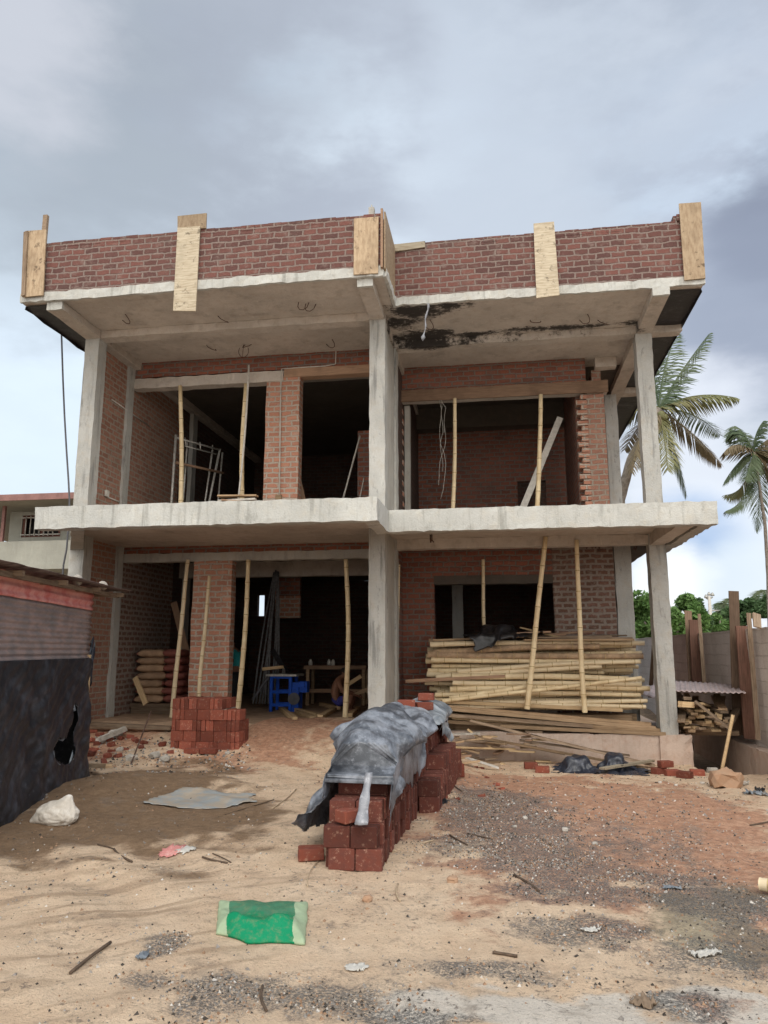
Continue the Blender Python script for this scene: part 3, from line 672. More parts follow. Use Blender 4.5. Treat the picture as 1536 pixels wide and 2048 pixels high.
#%%MORE%%
# ================================================================ CLOTH (position-based, settled before rendering)
HG=va[:,2].reshape(ny_,nx_);GXa=np.array(gx);GYa=np.array(gy)
def hg(x,y):
    i=np.clip(np.searchsorted(GXa,x)-1,0,nx_-2);j=np.clip(np.searchsorted(GYa,y)-1,0,ny_-2)
    a=(x-GXa[i])/(GXa[i+1]-GXa[i]);b=(y-GYa[j])/(GYa[j+1]-GYa[j])
    return (HG[j,i]*(1-a)+HG[j,i+1]*a)*(1-b)+(HG[j+1,i]*(1-a)+HG[j+1,i+1]*a)*b
def cloth(name,size,cen,rot,z0,boxes,m,res=.035,poly=None,slack=1.12,steps=160,lift=.10,seed=1,fold=.05,stiff=.06,label=None,cat=None,group=None,thick=.003,ext=0,ridge=.0):
    nx=int(size[0]/res)+1;ny=int(size[1]/res)+1;rs=np.random.RandomState(seed)
    U,V=np.meshgrid(np.linspace(-.5,.5,nx)*size[0],np.linspace(-.5,.5,ny)*size[1])
    cr,srn=math.cos(rot),math.sin(rot)
    P=np.zeros((ny,nx,3));k=1/slack
    P[...,0]=cen[0]+(U*cr-V*srn)*k;P[...,1]=cen[1]+(U*srn+V*cr)*k
    w_=np.zeros((ny,nx))
    for q in range(7):
        a=rs.uniform(0,PI);fq=rs.uniform(3,11);w_+=np.sin((U*math.cos(a)+V*math.sin(a))*fq+rs.uniform(0,6))*fold*5/fq
    P[...,2]=z0+w_*.6+rs.normal(0,.002,(ny,nx))
    Q=P.copy();rx=size[0]/(nx-1);ry=size[1]/(ny-1)
    H=nx;cons=[]
    sl=[((slice(None),slice(s,None)),1,0,rx,1) for s in(0,1)]
    def pairs(dy,dx,rest,w):
        out=[]
        for py in range(2 if dy else 1):
            for px in range(2 if (dx and not dy) else 1):
                out.append((dy,dx,py*abs(dy) if dy else 0,px*abs(dx) if not dy else 0,rest,w))
        return out
    def solve(dy,dx,rest,w):
        # checker over the stepping axis so no vertex is touched twice in one pass
        A0=P[:ny-dy if dy else ny,:nx-dx if dx>0 else nx] if dx>=0 else P[:ny-dy,-dx:]
        B0=P[dy:,dx:] if dx>=0 else P[dy:,:dx]
        for par in(0,1):
            if dy: a=A0[par*dy::2*dy] if dy==1 else None
            if dy==1: A=A0[par::2];B=B0[par::2]
            elif dy==0 and dx==1: A=A0[:,par::2];B=B0[:,par::2]
            elif dy==2:
                idx=np.arange(A0.shape[0]);idx=idx[((idx//2)%2)==par];A=A0[idx];B=B0[idx]
            else:
                idx=np.arange(A0.shape[1]);idx=idx[((idx//2)%2)==par];A=A0[:,idx];B=B0[:,idx]
            D=B-A;Ln=np.sqrt((D**2).sum(-1,keepdims=True))+1e-9
            C_=D*((Ln-rest)/Ln)*.5*w
            if dy<2 and dx<2: A+=C_;B-=C_
            elif dy==2: A0[idx]=A+C_;B0[idx]=B-C_
            else: A0[:,idx]=A+C_;B0[:,idx]=B-C_
    dg=math.hypot(rx,ry);mg=.012
    for s in range(steps):
        Vv=(P-Q)*.965;Q=P.copy();P=P+Vv;P[...,2]-=.0016
        for it in range(5):
            solve(0,1,rx,1);solve(1,0,ry,1);solve(1,1,dg,.5);solve(1,-1,dg,.5)
            solve(0,2,2*rx,stiff);solve(2,0,2*ry,stiff)
        for (x0,x1,y0,y1,zz0,zz1) in boxes:
            x,y,z=P[...,0],P[...,1],P[...,2]
            ins=(x>x0-mg)&(x<x1+mg)&(y>y0-mg)&(y<y1+mg)&(z<zz1+mg)&(z>zz0)
            if ins.any():
                d=np.stack([x-(x0-mg),(x1+mg)-x,y-(y0-mg),(y1+mg)-y,(zz1+mg)-z],-1);k_=d.argmin(-1)
                for q,(ax,val) in enumerate(((0,x0-mg),(0,x1+mg),(1,y0-mg),(1,y1+mg),(2,zz1+mg))):
                    mk=ins&(k_==q)
                    P[...,ax]=np.where(mk,val,P[...,ax])
                for ax in range(3): Q[...,ax]=np.where(ins,Q[...,ax]*.05+P[...,ax]*.95,Q[...,ax])
        h=hg(P[...,0],P[...,1])+.008;lo_=P[...,2]<h
        P[...,2]=np.where(lo_,h,P[...,2])
        for ax in(0,1):Q[...,ax]=np.where(lo_,Q[...,ax]*.05+P[...,ax]*.95,Q[...,ax])
    if ridge:
        gu=np.gradient(P,axis=1);gv_=np.gradient(P,axis=0);nn=np.cross(gu,gv_);nn/=np.linalg.norm(nn,axis=-1,keepdims=True)+1e-9
        HH=np.zeros((ny,nx));wx=np.array([[noise.noise(Vector((i*rx*1.6,j*ry*1.6,seed))) for i in range(nx)] for j in range(ny)])*.28
        for k_,fq in enumerate((2.1,2.9,4.1,5.3,6.7,8.3,10.1)):
            a=rs.uniform(0,PI);ph=rs.uniform(0,1);t_=((U+wx)*math.cos(a)+(V-wx*.7)*math.sin(a))*fq+ph
            tri=np.abs((t_%1)-.5)*2;md=.35+.65*np.abs(np.sin(U*rs.uniform(1,4)+V*rs.uniform(1,4)+rs.uniform(0,6)))
            HH+=tri*md*ridge*1.5/fq
        HH-=HH.mean()-.004
        for j in range(ny):
            for i in range(nx):
                P[j,i]+=nn[j,i]*HH[j,i]
    bm=bmesh.new();uv=uvl(bm);vv=[[bm.verts.new(P[j,i]) for i in range(nx)] for j in range(ny)]
    for j in range(ny-1):
        for i in range(nx-1):
            u_,v_=(i+.5)/(nx-1),(j+.5)/(ny-1)
            if poly and not inpoly(u_,v_,poly):continue
            n_=noise.noise(Vector((u_*5,v_*5,seed)))*.09+noise.noise(Vector((u_*17,v_*17,seed)))*.04
            if not poly and not(.03+n_<u_<.97-n_ and .03-n_<v_<.97+n_):continue
            fc=bm.faces.new((vv[j][i],vv[j][i+1],vv[j+1][i+1],vv[j+1][i]));fc.smooth=True
    bmesh.ops.delete(bm,geom=[v for v in bm.verts if not v.link_faces],context='VERTS')
    o=link(name,bm,m,None,True)
    if 1:
        sd_=o.modifiers.new('sub','SUBSURF');sd_.levels=1;sd_.render_levels=1
    s_=o.modifiers.new('sol','SOLIDIFY');s_.thickness=thick;s_.offset=1
    return tag(o,label,cat,group)
def inpoly(x,y,pl):
    c_=False;n=len(pl)
    for i in range(n):
        x1,y1=pl[i];x2,y2=pl[i-1]
        if (y1>y)!=(y2>y) and x<(x2-x1)*(y-y1)/(y2-y1)+x1:c_=not c_
    return c_
M['tarp']=plastic('dusty_grey_tarpaulin',(.06,.068,.083),(.25,.27,.31),.33,4.2,(.40,.64))
M['tarp2']=plastic('pale_grey_sheet',(.10,.12,.145),(.32,.35,.38),.4,5,(.35,.65))
M['blackpl']=plastic('black_plastic',(.010,.010,.012),(.04,.04,.045),.35,8)
M['navy']=plastic('navy_plastic',(.018,.022,.035),(.09,.10,.13),.4,8)
M['muddy']=plastic('mud_dusted_plastic',(.30,.33,.34),(.40,.34,.27),.5,5,(.4,.6))
# ================================================================ LOOSE BRICKS
M['lbrick']=plain('loose_red_brick',(.31,.085,.052),.95,.28,14,c2=(.19,.06,.042),bst=.9,perobj=.42,dist=.01)
BL_,BT_,BH_=.205,.062,.158
M['dbrick']=plain('dark_red_brick',(.17,.052,.036),.95,.3,16,c2=(.10,.036,.028),bst=.9,perobj=.4,dist=.01)  # darker brown-red copy of the loose brick, for the long stack
def brickmesh(dx,dy,dz,nm,mm_=None):
    bm=bmesh.new();bx(bm,-dx/2,dx/2,-dy/2,dy/2,0,dz,bev=.006)
    for v in bm.verts:v.co+=Vector((noise.noise(v.co*40),noise.noise(v.co*40+Vector((7,0,0))),noise.noise(v.co*30+Vector((0,7,0)))))*.006
    me=bpy.data.meshes.new(nm);bm.to_mesh(me);bm.free();me.materials.append(mm_ or M['lbrick']);return me
BM={'on':brickmesh(BL_,BT_,BH_,'brick_on_edge'),'thin':brickmesh(BT_,BL_,BH_,'brick_end_on'),'flat':brickmesh(BL_,.10,.075,'brick_flat'),'don':brickmesh(BL_,BT_,BH_,'dark_brick_on_edge',M['dbrick'])}
_src={}
def brick(kind,x,y,z,rz,label,group=None,tilt=(0,0)):
    if kind not in _src:
        o=bpy.data.objects.new('brick',BM[kind]);_src[kind]=o
    else:o=_src[kind].copy()
    C.objects.link(o);o.location=(x,y,z);o.rotation_euler=(tilt[0],tilt[1],rz)
    for k in('group','label'):
        if k in o:del o[k]
    return tag(o,label,'brick',group)
stuff=bmesh.new()
def sbrick(x,y,z,rz):bx(stuff,-BL_/2,BL_/2,-BT_/2,BT_/2,0,BH_,Matrix.Translation((x,y,z))@Matrix.Rotation(rz,4,'Z'))
ypile0=6.02;n=0;y=ypile0;k=0
gl='bricks stacked on edge in the long stack under the grey tarpaulin'
def rows_at(y): return 2 if y<6.14 else (3 if y<6.42 else (4 if y<6.85 else 5))
indiv=0
while y<11.0:
    dxs=(y-ypile0)*.034;nr=rows_at(y)
    for r in range(nr):
        xr=-1.075+dxs+R_.uniform(-.012,.016)+(.03 if R_.random()<.08 else 0);xl=xr-.212
        if r==4 and R_.random()<.12:continue
        zz=G(-1.1,y)*.3+r*(BH_+.002)
        rz=R_.uniform(-.07,.07)
        if indiv<236 and (y<6.3 or (r>=0 and y<9.5 and R_.random()<.93)):
            lab='dark red brick in the front end of the long stack, clear of the tarpaulin' if y<6.36 else 'dark red brick set on edge along the right flank of the long stack'
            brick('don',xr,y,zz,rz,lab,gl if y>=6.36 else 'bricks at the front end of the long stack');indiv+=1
        else:sbrick(xr,y,zz,rz)
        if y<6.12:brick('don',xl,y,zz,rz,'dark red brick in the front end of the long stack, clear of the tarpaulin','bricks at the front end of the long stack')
        else:sbrick(xl,y,zz,rz)
    y+=BT_+R_.uniform(.003,.012);k+=1
y=8.1
while y<10.9:      # lower outer column on the right
    for r in range(2 if y<8.8 else (3 if y<10.2 else 2)):
        x=-.80+(y-8)*.035+R_.uniform(-.015,.015);z=G(x,y)*.4+r*(BH_+.002)
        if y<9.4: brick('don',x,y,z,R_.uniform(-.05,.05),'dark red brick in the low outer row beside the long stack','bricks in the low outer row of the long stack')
        else:sbrick(x,y,z,R_.uniform(-.05,.05))
    y+=BT_+R_.uniform(.004,.02)
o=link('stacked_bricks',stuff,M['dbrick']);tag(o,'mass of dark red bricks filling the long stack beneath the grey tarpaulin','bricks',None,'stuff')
# single bricks
def brickat(u,v,label,kind='flat',z=None,Y=None,rz=.3,tilt=(0,0)):
    p=GP(u,v) if Y is None else PY(u,v,Y)
    if z is not None:p.z=z
    return brick(kind,p.x,p.y,p.z,rz,label,None,tilt)
b1=brickat(622,1718,'brick lying flat at the left foot of the long stack');b1.scale=(1.0,1.4,1.2)
brickat(700,1640,'orange-red brick holding down the front edge of the grey tarpaulin','flat',Y=6.09,z=.335,rz=.9)
# left pile in front of the brick pier
_g=GP(415,1501);yp=_g.y+.11;gp='bricks in the small stack in front of the brick pier'
xa,xb=X_(346,1450,yp),X_(484,1450,yp);xs_=X_(446,1450,yp)
for r in range(5):
    for d in range(3):
        x=xa+R_.uniform(0,.02)
        xe=xb if r<4 else xs_
        while x<xe-.05:
            z=_g.z-.035+r*(BH_+.003)
            yy=yp+d*.215+R_.uniform(-.012,.012)
            if (d==0 or r==4 or (d<2 and x>xe-.3)):
                mk=lambda kd,X,Z:brick(kd,X,yy,Z,R_.uniform(-.04,.04),['bright red brick in the lowest course of the small stack before the pier','red brick in the second course of the small stack before the pier','red brick in the middle course of the small stack before the pier','orange-red brick in the fourth course of the small stack before the pier','orange-red brick in the top course of the small stack before the pier'][r],'bricks of course %s in the small stack by the pier'%('one','two','three','four','five')[r])
                if R_.random()<.45 and x<xe-.2: mk('on',x+.105,z)if False else [brick('on',x+.105,yy-.07,z,R_.uniform(-.03,.03),mk(('thin'),-50,z)['label'] if False else None) for _ in range(0)];o=mk('on',x+.105,z);o.location.y=yy-.07;x+=.212
                else: mk('thin',x+.034,z);x+=.068
            else:
                x+=.212
for i,u in enumerate((398,424)):
    b1=brickat(u-12+i*6,1507,('left' if i==0 else 'right')+' one of two bricks lying flat before the small stack','flat',rz=.05);b1.scale=(1.2,1.6,1)
for (u,v,l) in((914,1553,'brick beneath another on the gravel right of the long stack'),(1062,1537,'orange brick piece on the dirt before the timber stack'),(1085,1545,'small brick chip on the dirt by the blue sheeting')):
    brickat(u,v,l,rz=R_.uniform(-.4,.4))
b1=brickat(912,1553,'brick lying on top of another, right of the long stack',rz=.5);b1.location.z+=.08
for i,(u,v) in enumerate(((1318,1548),(1345,1552),(1370,1556),(1395,1552),(1332,1546))):
    b1=brickat(u,v,'muddy red brick at the foot of the corner plinth',rz=R_.uniform(-.6,.6));b1['group']='muddy bricks at the foot of the corner plinth'
    if i==4:b1.location.z+=.085;b1['label']='muddy red brick lying on others at the foot of the corner plinth';del b1['group']
# ---------------------------------------------------------------- tarpaulins over the long stack
def xr_(y): return -.97+(y-6.02)*.034
PB=[(-1.40,-.95,5.98,6.2,-.1,.34),(-1.39,-.955,6.2,6.37,-.1,.50),(-1.38,-.90,6.34,8.2,-.1,.83),(-1.32,-.86,8.2,9.6,-.1,.83),(-1.28,-.80,9.6,11,-.1,.83),(-.92,-.68,8.1,10.9,-.1,.40),(-1.3,-1.05,6.7,7.0,.7,.93),(-1.25,-1.0,7.6,7.9,.7,.95)]
def tri(t):return abs((t%1)-.5)*2
def drape(name,y0,y1,zc,xl,xr,zl,zr,m,seed,label,amp=.05,res=.017,front=True,lean=.2):
    """thin creased sheet over the stack: cross-sections from the left hem over the top to the right hem"""
    rr=random.Random(seed);W=[(rr.uniform(0,PI),rr.uniform(0,1),f,rr.uniform(0,9)) for f in(1.3,1.9,2.6,3.3,4.3,5.6,7.5)]
    nb=int((y1-y0)/res);na=int(2.0/res)
    rows=[]
    for j in range(nb+1):
        b=j/nb;y=y0+(y1-y0)*b;c=zc(b);L=xl(y);R=xr(y);w_=R-L
        path=[(L-.16-lean*(1-b)*.45,zl(b)),(L-.11-lean*(1-b)*.3,(zl(b)+c)*.5),(L-.03,c-.10),(L+.09,c-.02),((L+R)/2-.03,c+.03),(R-.08,c-.02),(R+.03,c-.08),(R+.09+.03*math.sin(b*9),(zr(b)+c)*.5-.02),(R+.12+.05*math.sin(b*7+1),zr(b))]
        seg=[0]
        for k in range(1,len(path)):seg.append(seg[-1]+math.hypot(path[k][0]-path[k-1][0],path[k][1]-path[k-1][1]))
        row=[]
        for i in range(na+1):
            s=seg[-1]*i/na;k=1
            while k<len(path)-1 and seg[k]<s:k+=1
            t=(s-seg[k-1])/max(1e-6,seg[k]-seg[k-1]);x=path[k-1][0]*(1-t)+path[k][0]*t;z=path[k-1][1]*(1-t)+path[k][1]*t
            row.append(Vector((x,y,z)))
        rows.append(row)
    P=[[None]*(na+1) for _ in range(nb+1)]
    for j in range(nb+1):
        for i in range(na+1):
            a=rows[j][min(i+2,na)]-rows[j][max(i-2,0)];b2=rows[min(j+2,nb)][i]-rows[max(j-2,0)][i];n_=b2.cross(a)
            n_=n_.normalized() if n_.length>1e-6 else Vector((0,0,1))
            if n_.z<0 and rows[j][i].z>.8:n_=-n_
            p=rows[j][i];u=i/na*1.6;v=(j*res)
            wx=.22*noise.noise(Vector((u*1.8,v*1.8,seed)));h=0
            for ang,ph,fq,q in W:
                md=.3+.7*abs(noise.noise(Vector((u*1.5+q,v*1.5,q)))*1.6)
                h+=tri(((u+wx)*math.cos(ang)+(v-wx)*math.sin(ang))*fq+ph)*md*amp*1.5/fq
            top=min(1,max(0,(zc(j/nb)-.03-p.z)/.25))         # hanging part
            out=abs(n_.x)*top
            pl=tri(v*2.7+.5*noise.noise(Vector((v*2,u,seed+4))))-.5
            q=p+n_*(h+.006)
            side=-1 if p.x<(xl(p.y)+xr(p.y))/2 else 1
            q.x+=side*top*(.055*pl+.03);q.y+=top*.05*math.sin(v*9+u*3)
            L2,R2=xl(q.y),xr(q.y)
            if q.z<zc(j/nb)-.03 and q.z<.86:
                if side>0:q.x=max(q.x,R2+.045+.02*(pl+.5))
                else:q.x=min(q.x,L2-.035-.02*(pl+.5))
            fr=max(0,1-(j/nb)/.16) if front else 0
            q.z-=fr*(.08*noise.noise(Vector((u*4,seed,2)))+.07*abs(noise.noise(Vector((u*9,seed,6))))+.02)
            q.y-=fr*(.05*tri(u*3.1+.3)+.05*noise.noise(Vector((u*5,v*3,8))))
            P[j][i]=q
    bm=bmesh.new();uv=uvl(bm);vv=[[bm.verts.new(P[j][i]) for i in range(na+1)] for j in range(nb+1)]
    for j in range(nb):
        for i in range(na):
            u=i/na;v=j/nb;e=.05*noise.noise(Vector((j*res*3,seed,u>.5)))+.025*noise.noise(Vector((j*res*11,seed,3+(u>.5))))+.05
            f=.045+.09*noise.noise(Vector((u*5,seed,9)))+.03*noise.noise(Vector((u*21,seed,9)))
            if u<e or u>1-e or (v<f and front) or v>1-abs(f):continue
            bm.faces.new((vv[j][i],vv[j][i+1],vv[j+1][i+1],vv[j+1][i])).smooth=True
    bmesh.ops.delete(bm,geom=[q for q in bm.verts if not q.link_faces],context='VERTS')
    o=link(name,bm,m,None,True);s_=o.modifiers.new('sol','SOLIDIFY');s_.thickness=.0025;s_.offset=1
    return tag(o,label,'tarpaulin')
def lerpt(T,b):
    for k in range(1,len(T)):
        if b<=T[k][0]:
            t=(b-T[k-1][0])/(T[k][0]-T[k-1][0]);t=t*t*(3-2*t);return T[k-1][1]*(1-t)+T[k][1]*t
    return T[-1][1]
drape('tarpaulin',6.04,8.35,lambda b:lerpt([(0,.56),(.09,.72),(.2,.84),(.32,.92),(.5,.965),(.65,.92),(.8,.97),(1,.91)],b),lambda y:-1.40,lambda y:xr_(y)+.01,
 lambda b:lerpt([(0,.30),(.12,.14),(.35,.06),(.55,.20),(.8,.45),(1,.6)],b),lambda b:lerpt([(0,.30),(.12,.40),(.30,.50),(.5,.34),(.72,.36),(.88,.66),(1,.8)],b),M['tarp'],5,'crumpled dusty grey tarpaulin draped over the front of the long brick stack',.085,lean=.48)
drape('tarpaulin',8.5,10.6,lambda b:lerpt([(0,.90),(.3,.95),(.6,.91),(1,.93)],b),lambda y:-1.36,lambda y:xr_(y)+.02,
 lambda b:lerpt([(0,.6),(.5,.5),(1,.55)],b),lambda b:lerpt([(0,.80),(.45,.74),(.62,.55),(.8,.42),(1,.5)],b),M['tarp2'],9,'paler wet-looking grey sheet over the far end of the long brick stack',.045,front=False,lean=.05)
brick('flat',-1.12,8.95,.985,.1,'orange brick weighing down the far sheet, left of two');brick('flat',-.93,9.05,.955,.5,'orange brick weighing down the far sheet, right of two')
brick('flat',-1.0,10.1,1.0,.0,'orange brick at the far end on top of the sheet')
# torn white strip hanging at the front
bm=bmesh.new();uv=uvl(bm);pr_=None
for i in range(15):
    t=i/14;a=PY(738+(722-738)*t,1545+(1650-1545)*t,6.10-.18*t);wd=.024+.024*t+.004*math.sin(i*1.1)
    l_=bm.verts.new(a+Vector((-wd,.010*math.sin(i*.6),0)));c_=bm.verts.new(a+Vector((.3*wd*math.sin(i*.4),-.014,0)));r2=bm.verts.new(a+Vector((wd,.012*math.cos(i*.5),0)))
    if pr_:
        bm.faces.new((pr_[0],pr_[1],c_,l_));bm.faces.new((pr_[1],pr_[2],r2,c_))
    pr_=(l_,c_,r2)
o=link('plastic_strip',bm,M['white'],None,True);o.modifiers.new('s','SOLIDIFY').thickness=.003
tag(o,'torn white plastic strip hanging down the front of the tarpaulin','plastic strip')
# sheets lying about
p=PZ(400,1590,.06);cloth('plastic_sheet',(1.25,.95),(p.x,p.y),.35,.30,[],M['muddy'],.04,[(0.02,.3),(.35,.05),(.7,.0),(1,.25),(.93,.5),(1.0,.72),(.72,.8),(.55,1),(.3,.93),(.1,.6)],1.06,110,seed=3,fold=.022,ridge=.02,label='mud-dusted grey plastic sheet lying flat on the brown sand',cat='plastic sheet')
p=GP(1190,1530);cloth('plastic_sheet',(1.9,1.0),(p.x,12.35),-.12,.35,[(-1,3,13.15,14,-.5,.28),(p.x-.5,p.x-.2,12.2,12.5,-.4,.03),(p.x+.1,p.x+.35,12.35,12.6,-.4,.05)],M['navy'],.03,None,1.45,60,seed=8,fold=.14,ridge=.07,label='crumpled dark blue-black sheeting on the ground before the plinth',cat='plastic sheet')
# ================================================================ TIMBER AND BAMBOO IN THE RIGHT BAY
def plank(name,p0,p1,w_,t_,m,label,cat='plank',group=None,up=Vector((0,0,1))):
    bm=bmesh.new();beam(bm,p0,p1,w_,t_,up)
    # a little warp and ragged ends
    for v in bm.verts:v.co+=Vector((R_.uniform(-1,1),R_.uniform(-1,1),R_.uniform(-.3,.3)))*.008
    return tag(link(name,bm,M[m] if isinstance(m,str) else m),label,cat,group)
Yf=13.5
M['oldbam']=plain('old_greyish_bamboo',(.36,.25,.16),.8,.3,9)
tl=[(806,1405,1300,1448,'front edge'),(840,1412,1310,1456,''),(835,1425,1185,1452,''),(905,1432,1260,1462,'pale'),(850,1440,1290,1470,''),(1000,1452,1330,1470,''),(830,1400,1245,1420,''),(1180,1452,1352,1462,''),(812,1362,1010,1352,'')]
zt=.285
for i,(u0,v0,u1,v1,_) in enumerate(tl):
    Yk=Yf-.02-.07*(i%3)
    a,b_=PY(u0,v0,Yk),PY(u1,v1,Yk)
    a.z=max(a.z,.30);b_.z=max(b_.z,.30)
    labs=['uppermost long sawn plank sloping along the front of the bamboo stack','long brown plank just below the sloping top plank','weathered plank ending mid-way in the timber stack','pale fresh-sawn plank in the middle of the timber stack','lowest long plank of the timber stack, resting on the plinth','plank end at the right foot of the timber stack','thin plank directly under the bamboo poles','short plank poking out towards the corner column','reddish plank sticking out left of the bamboo stack']
    if i==8:a=PY(u0,v0,Yk+.3);b_=PY(u1,v1,Yk+.3)
    plank('plank',a,b_,.17,.055 if i!=3 else .09,['timber','timber','oldwood','sawnwood','timber','timber','sawnwood','timber','timber_red'][i],labs[i])
for i in range(9):       # planks further back carry the poles
    y=13.62+.13*(i%5);z=.32+.16*(i//5)
    plank('plank',(-1.0+R_.uniform(-.3,.2),y,z),(2.2+R_.uniform(-.3,.2),y+R_.uniform(-.03,.03),z+R_.uniform(-.02,.02)),.12,.14,'timber','rough timber buried beneath the bamboo stack',group='timbers beneath the bamboo stack')
gb='bamboo poles stacked in the right-hand bay'
zb,ztop=Z_(1000,1412,13.55),Z_(1000,1288,13.6);nl=12
for l in range(nl):
    z=zb+(ztop-zb)*l/(nl-1)
    for d in range(5 if l<nl-1 else 4):
        yy=13.50+.028*l+d*.17+R_.uniform(-.03,.03)
        xl=X_(852,1340,13.6)+R_.uniform(-.15,.9)*(1 if R_.random()<.5 else .25);xr2=X_(1290,1340,13.6)+R_.uniform(-.75,.08)*(1 if R_.random()<.35 else .2)
        r=R_.uniform(.038,.062);dz=R_.uniform(-.10,.10)*(1 if R_.random()<.5 else .3)
        old=l>8 and R_.random()<.5
        lab='yellow bamboo pole lying in the big stack in the right bay' if not old else 'greyish old pole near the top of the bamboo stack'
        bamboo('bamboo_pole',(xl,yy,z-dz),(xr2,yy+R_.uniform(-.06,.06),z+dz),r,lab,group=gb if not old else 'greyish poles near the top of the bamboo stack',sag=Vector((0,0,R_.uniform(-.03,.03))),mats=[M['oldbam'],M['bnode'],M['bdark']] if old else None)
a,b_=PY(885,1402,13.36),PY(1284,1356,13.36);bamboo('bamboo_pole',a,b_,.038,'thin bamboo pole lying slantwise across the face of the stack')
a,b_=PY(900,1398,13.4),PY(1060,1372,13.42);bamboo('bamboo_pole',a,b_,.055,'short thick bamboo pole slanting up at the left of the stack')
for i in range(9):
    z=ztop+.07+.045*(i%3);x0=X_(860+R_.uniform(0,200),1280,13.8);x1=x0+R_.uniform(1.2,2.4)
    plank('plank',(x0,13.7+.09*i,z),(min(x1,2.25),13.7+.09*i+R_.uniform(-.1,.1),z+R_.uniform(-.02,.08)),.11,.03,['timber','oldwood','timber_red'][i%3],'reddish offcut plank on top of the bamboo stack',group='planks on top of the bamboo stack')
plank('plank',PY(1040,1255,14.0),PY(1180,1290,13.9),.1,.03,'sawnwood','pale plank sliding off the black plastic on the stack')
p=PY(1005,1270,14.0);cloth('plastic_sheet',(1.7,1.2),(p.x,14.0),.2,ztop+.6,[(-1.2,2.2,13.55,14.5,-.1,ztop+.15),(p.x-.35,p.x+.2,13.8,14.2,ztop,ztop+.33)],M['blackpl'],.045,None,1.35,120,seed=4,fold=.09,ridge=.06,label='shiny black plastic bundled on top of the bamboo stack',cat='plastic sheet')
# props
def prop(u0,v0,u1,v1,Y,zbot,r,label,dY=0,group='bamboo props',sag=None):
    a=PY(u0,v0,Y);b_=PY(u1,v1,Y+dY)
    if zbot is not None:
        d=(a-b_);t=(zbot-b_.z)/d.z;b_=b_+d*t
    return bamboo('bamboo_prop',b_,a,r,label,'bamboo prop',group,sag)
prop(1091,1073,1054,1418,13.28,None,.050,'slanting bamboo prop in front of the bamboo stack, left of the two')
prop(1154,1080,1170,1425,13.28,None,.046,'steeper bamboo prop in front of the bamboo stack, right of the two')
prop(966,1118,970,1240,14.45,.7,.04,'short dim bamboo prop behind the black plastic on the stack')
prop(797,1130,786,1400,13.62,.35,.04,'bamboo prop tight behind the middle column',sag=Vector((.02,0,0)))
prop(376,1120,346,1410,13.5,.43,.045,'bamboo prop left of the brick pier, beside the cement bags')
prop(420,1152,397,1405,13.38,None,.04,'bright yellow bamboo leaning on the face of the brick pier')
prop(497,1120,475,1425,13.5,.43,.05,'bamboo prop just right of the brick pier',sag=Vector((.03,0,0)))
prop(692,1118,690,1440,13.5,.43,.05,'crooked bamboo prop in the right half of the wide opening',sag=Vector((.05,0,0)))
prop(361,772,361,1006,13.5,S2,.05,'upstairs bamboo prop in front of the steel scaffold frame')
prop(492,768,487,1003,13.5,S2,.05,'upstairs bowed bamboo prop beside the white pipe',sag=Vector((-.05,0,0)))
prop(910,797,905,1014,14.55,S2,.045,'upstairs bamboo prop left of the loose wires in the right bay',sag=Vector((.02,0,0)))
prop(1081,790,1072,1010,14.55,S2,.05,'upstairs bamboo prop crossing the leaning pale board')
def rod(name,p0,p1,r,m,label,cat,group=None,sag=None,n=6):
    bm=bmesh.new();p0=Vector(p0);p1=Vector(p1);sag=sag or Vector()
    tube(bm,[p0.lerp(p1,i/8)+sag*math.sin(PI*i/8) for i in range(9)],r,n)
    return tag(link(name,bm,M[m]),label,cat,group)
a=PY(498,730,13.3);b_=PY(474,1002,13.3);b_=b_+(b_-a)*((b_.z-S2)/(a.z-b_.z));rod('pipe',a,b_,.02,'pvc','slim white pipe standing against the bowed bamboo prop upstairs','pipe',sag=Vector((.04,0,0)))
a=PY(720,872,14.8);b_=PY(686,998,14.6);rod('pipe',a,b_+(b_-a)*.35,.018,'pvc','thin grey pipe leaning in the dark doorway upstairs','pipe')
a=PY(728,955,14.9);b_=PY(719,1000,14.8);rod('pipe',a,b_+(b_-a)*.8,.012,'pvc','short thin rod leaning beside the middle column upstairs','pipe')
a=PY(1120,835,15.4);b_=PY(1048,1010,15.0);plank('board',a,b_+(b_-a)*.35,.13,.03,'pvc','pale grey board leaning behind the upstairs prop in the right bay','board',up=Vector((0,1,0)))
a=PY(597,960,14.0);b_=PY(606,1000,13.9);plank('board',a,b_+(b_-a)*.5,.1,.02,'timber_red','thin reddish board leaning at the edge of the dark doorway upstairs','board',up=Vector((0,1,0)))
# loose wires
bm=bmesh.new()
for k in range(3):
    q=[PY(880+R_.uniform(-3,3)+k*2,800,14.62)]
    for i in range(1,12):
        q.append(PY(881+2*k+(11-4*k)*math.sin(max(0,i-5)*.55+k*1.7)+2*math.sin(i*1.3+k),800+i*(18-2.5*k),14.62+.02*k))
    tube(bm,q,.0045,4)
tag(link('loose_wires',bm,M['pvc']),'tangle of thin wires hanging from the upper opening of the right bay','wires')
bm=bmesh.new();p=PZ(487,690,SO)
q=[p+Vector((.10*math.cos(a),.02,-.12-.12*math.sin(a))) for a in np.linspace(-.6,3.8,14)];tube(bm,q,.006,4);tube(bm,[p,q[7]],.005,4)
tag(link('wire_loop',bm,M['rebar']),'loop of dark wire hanging from the left bay ceiling','wire')
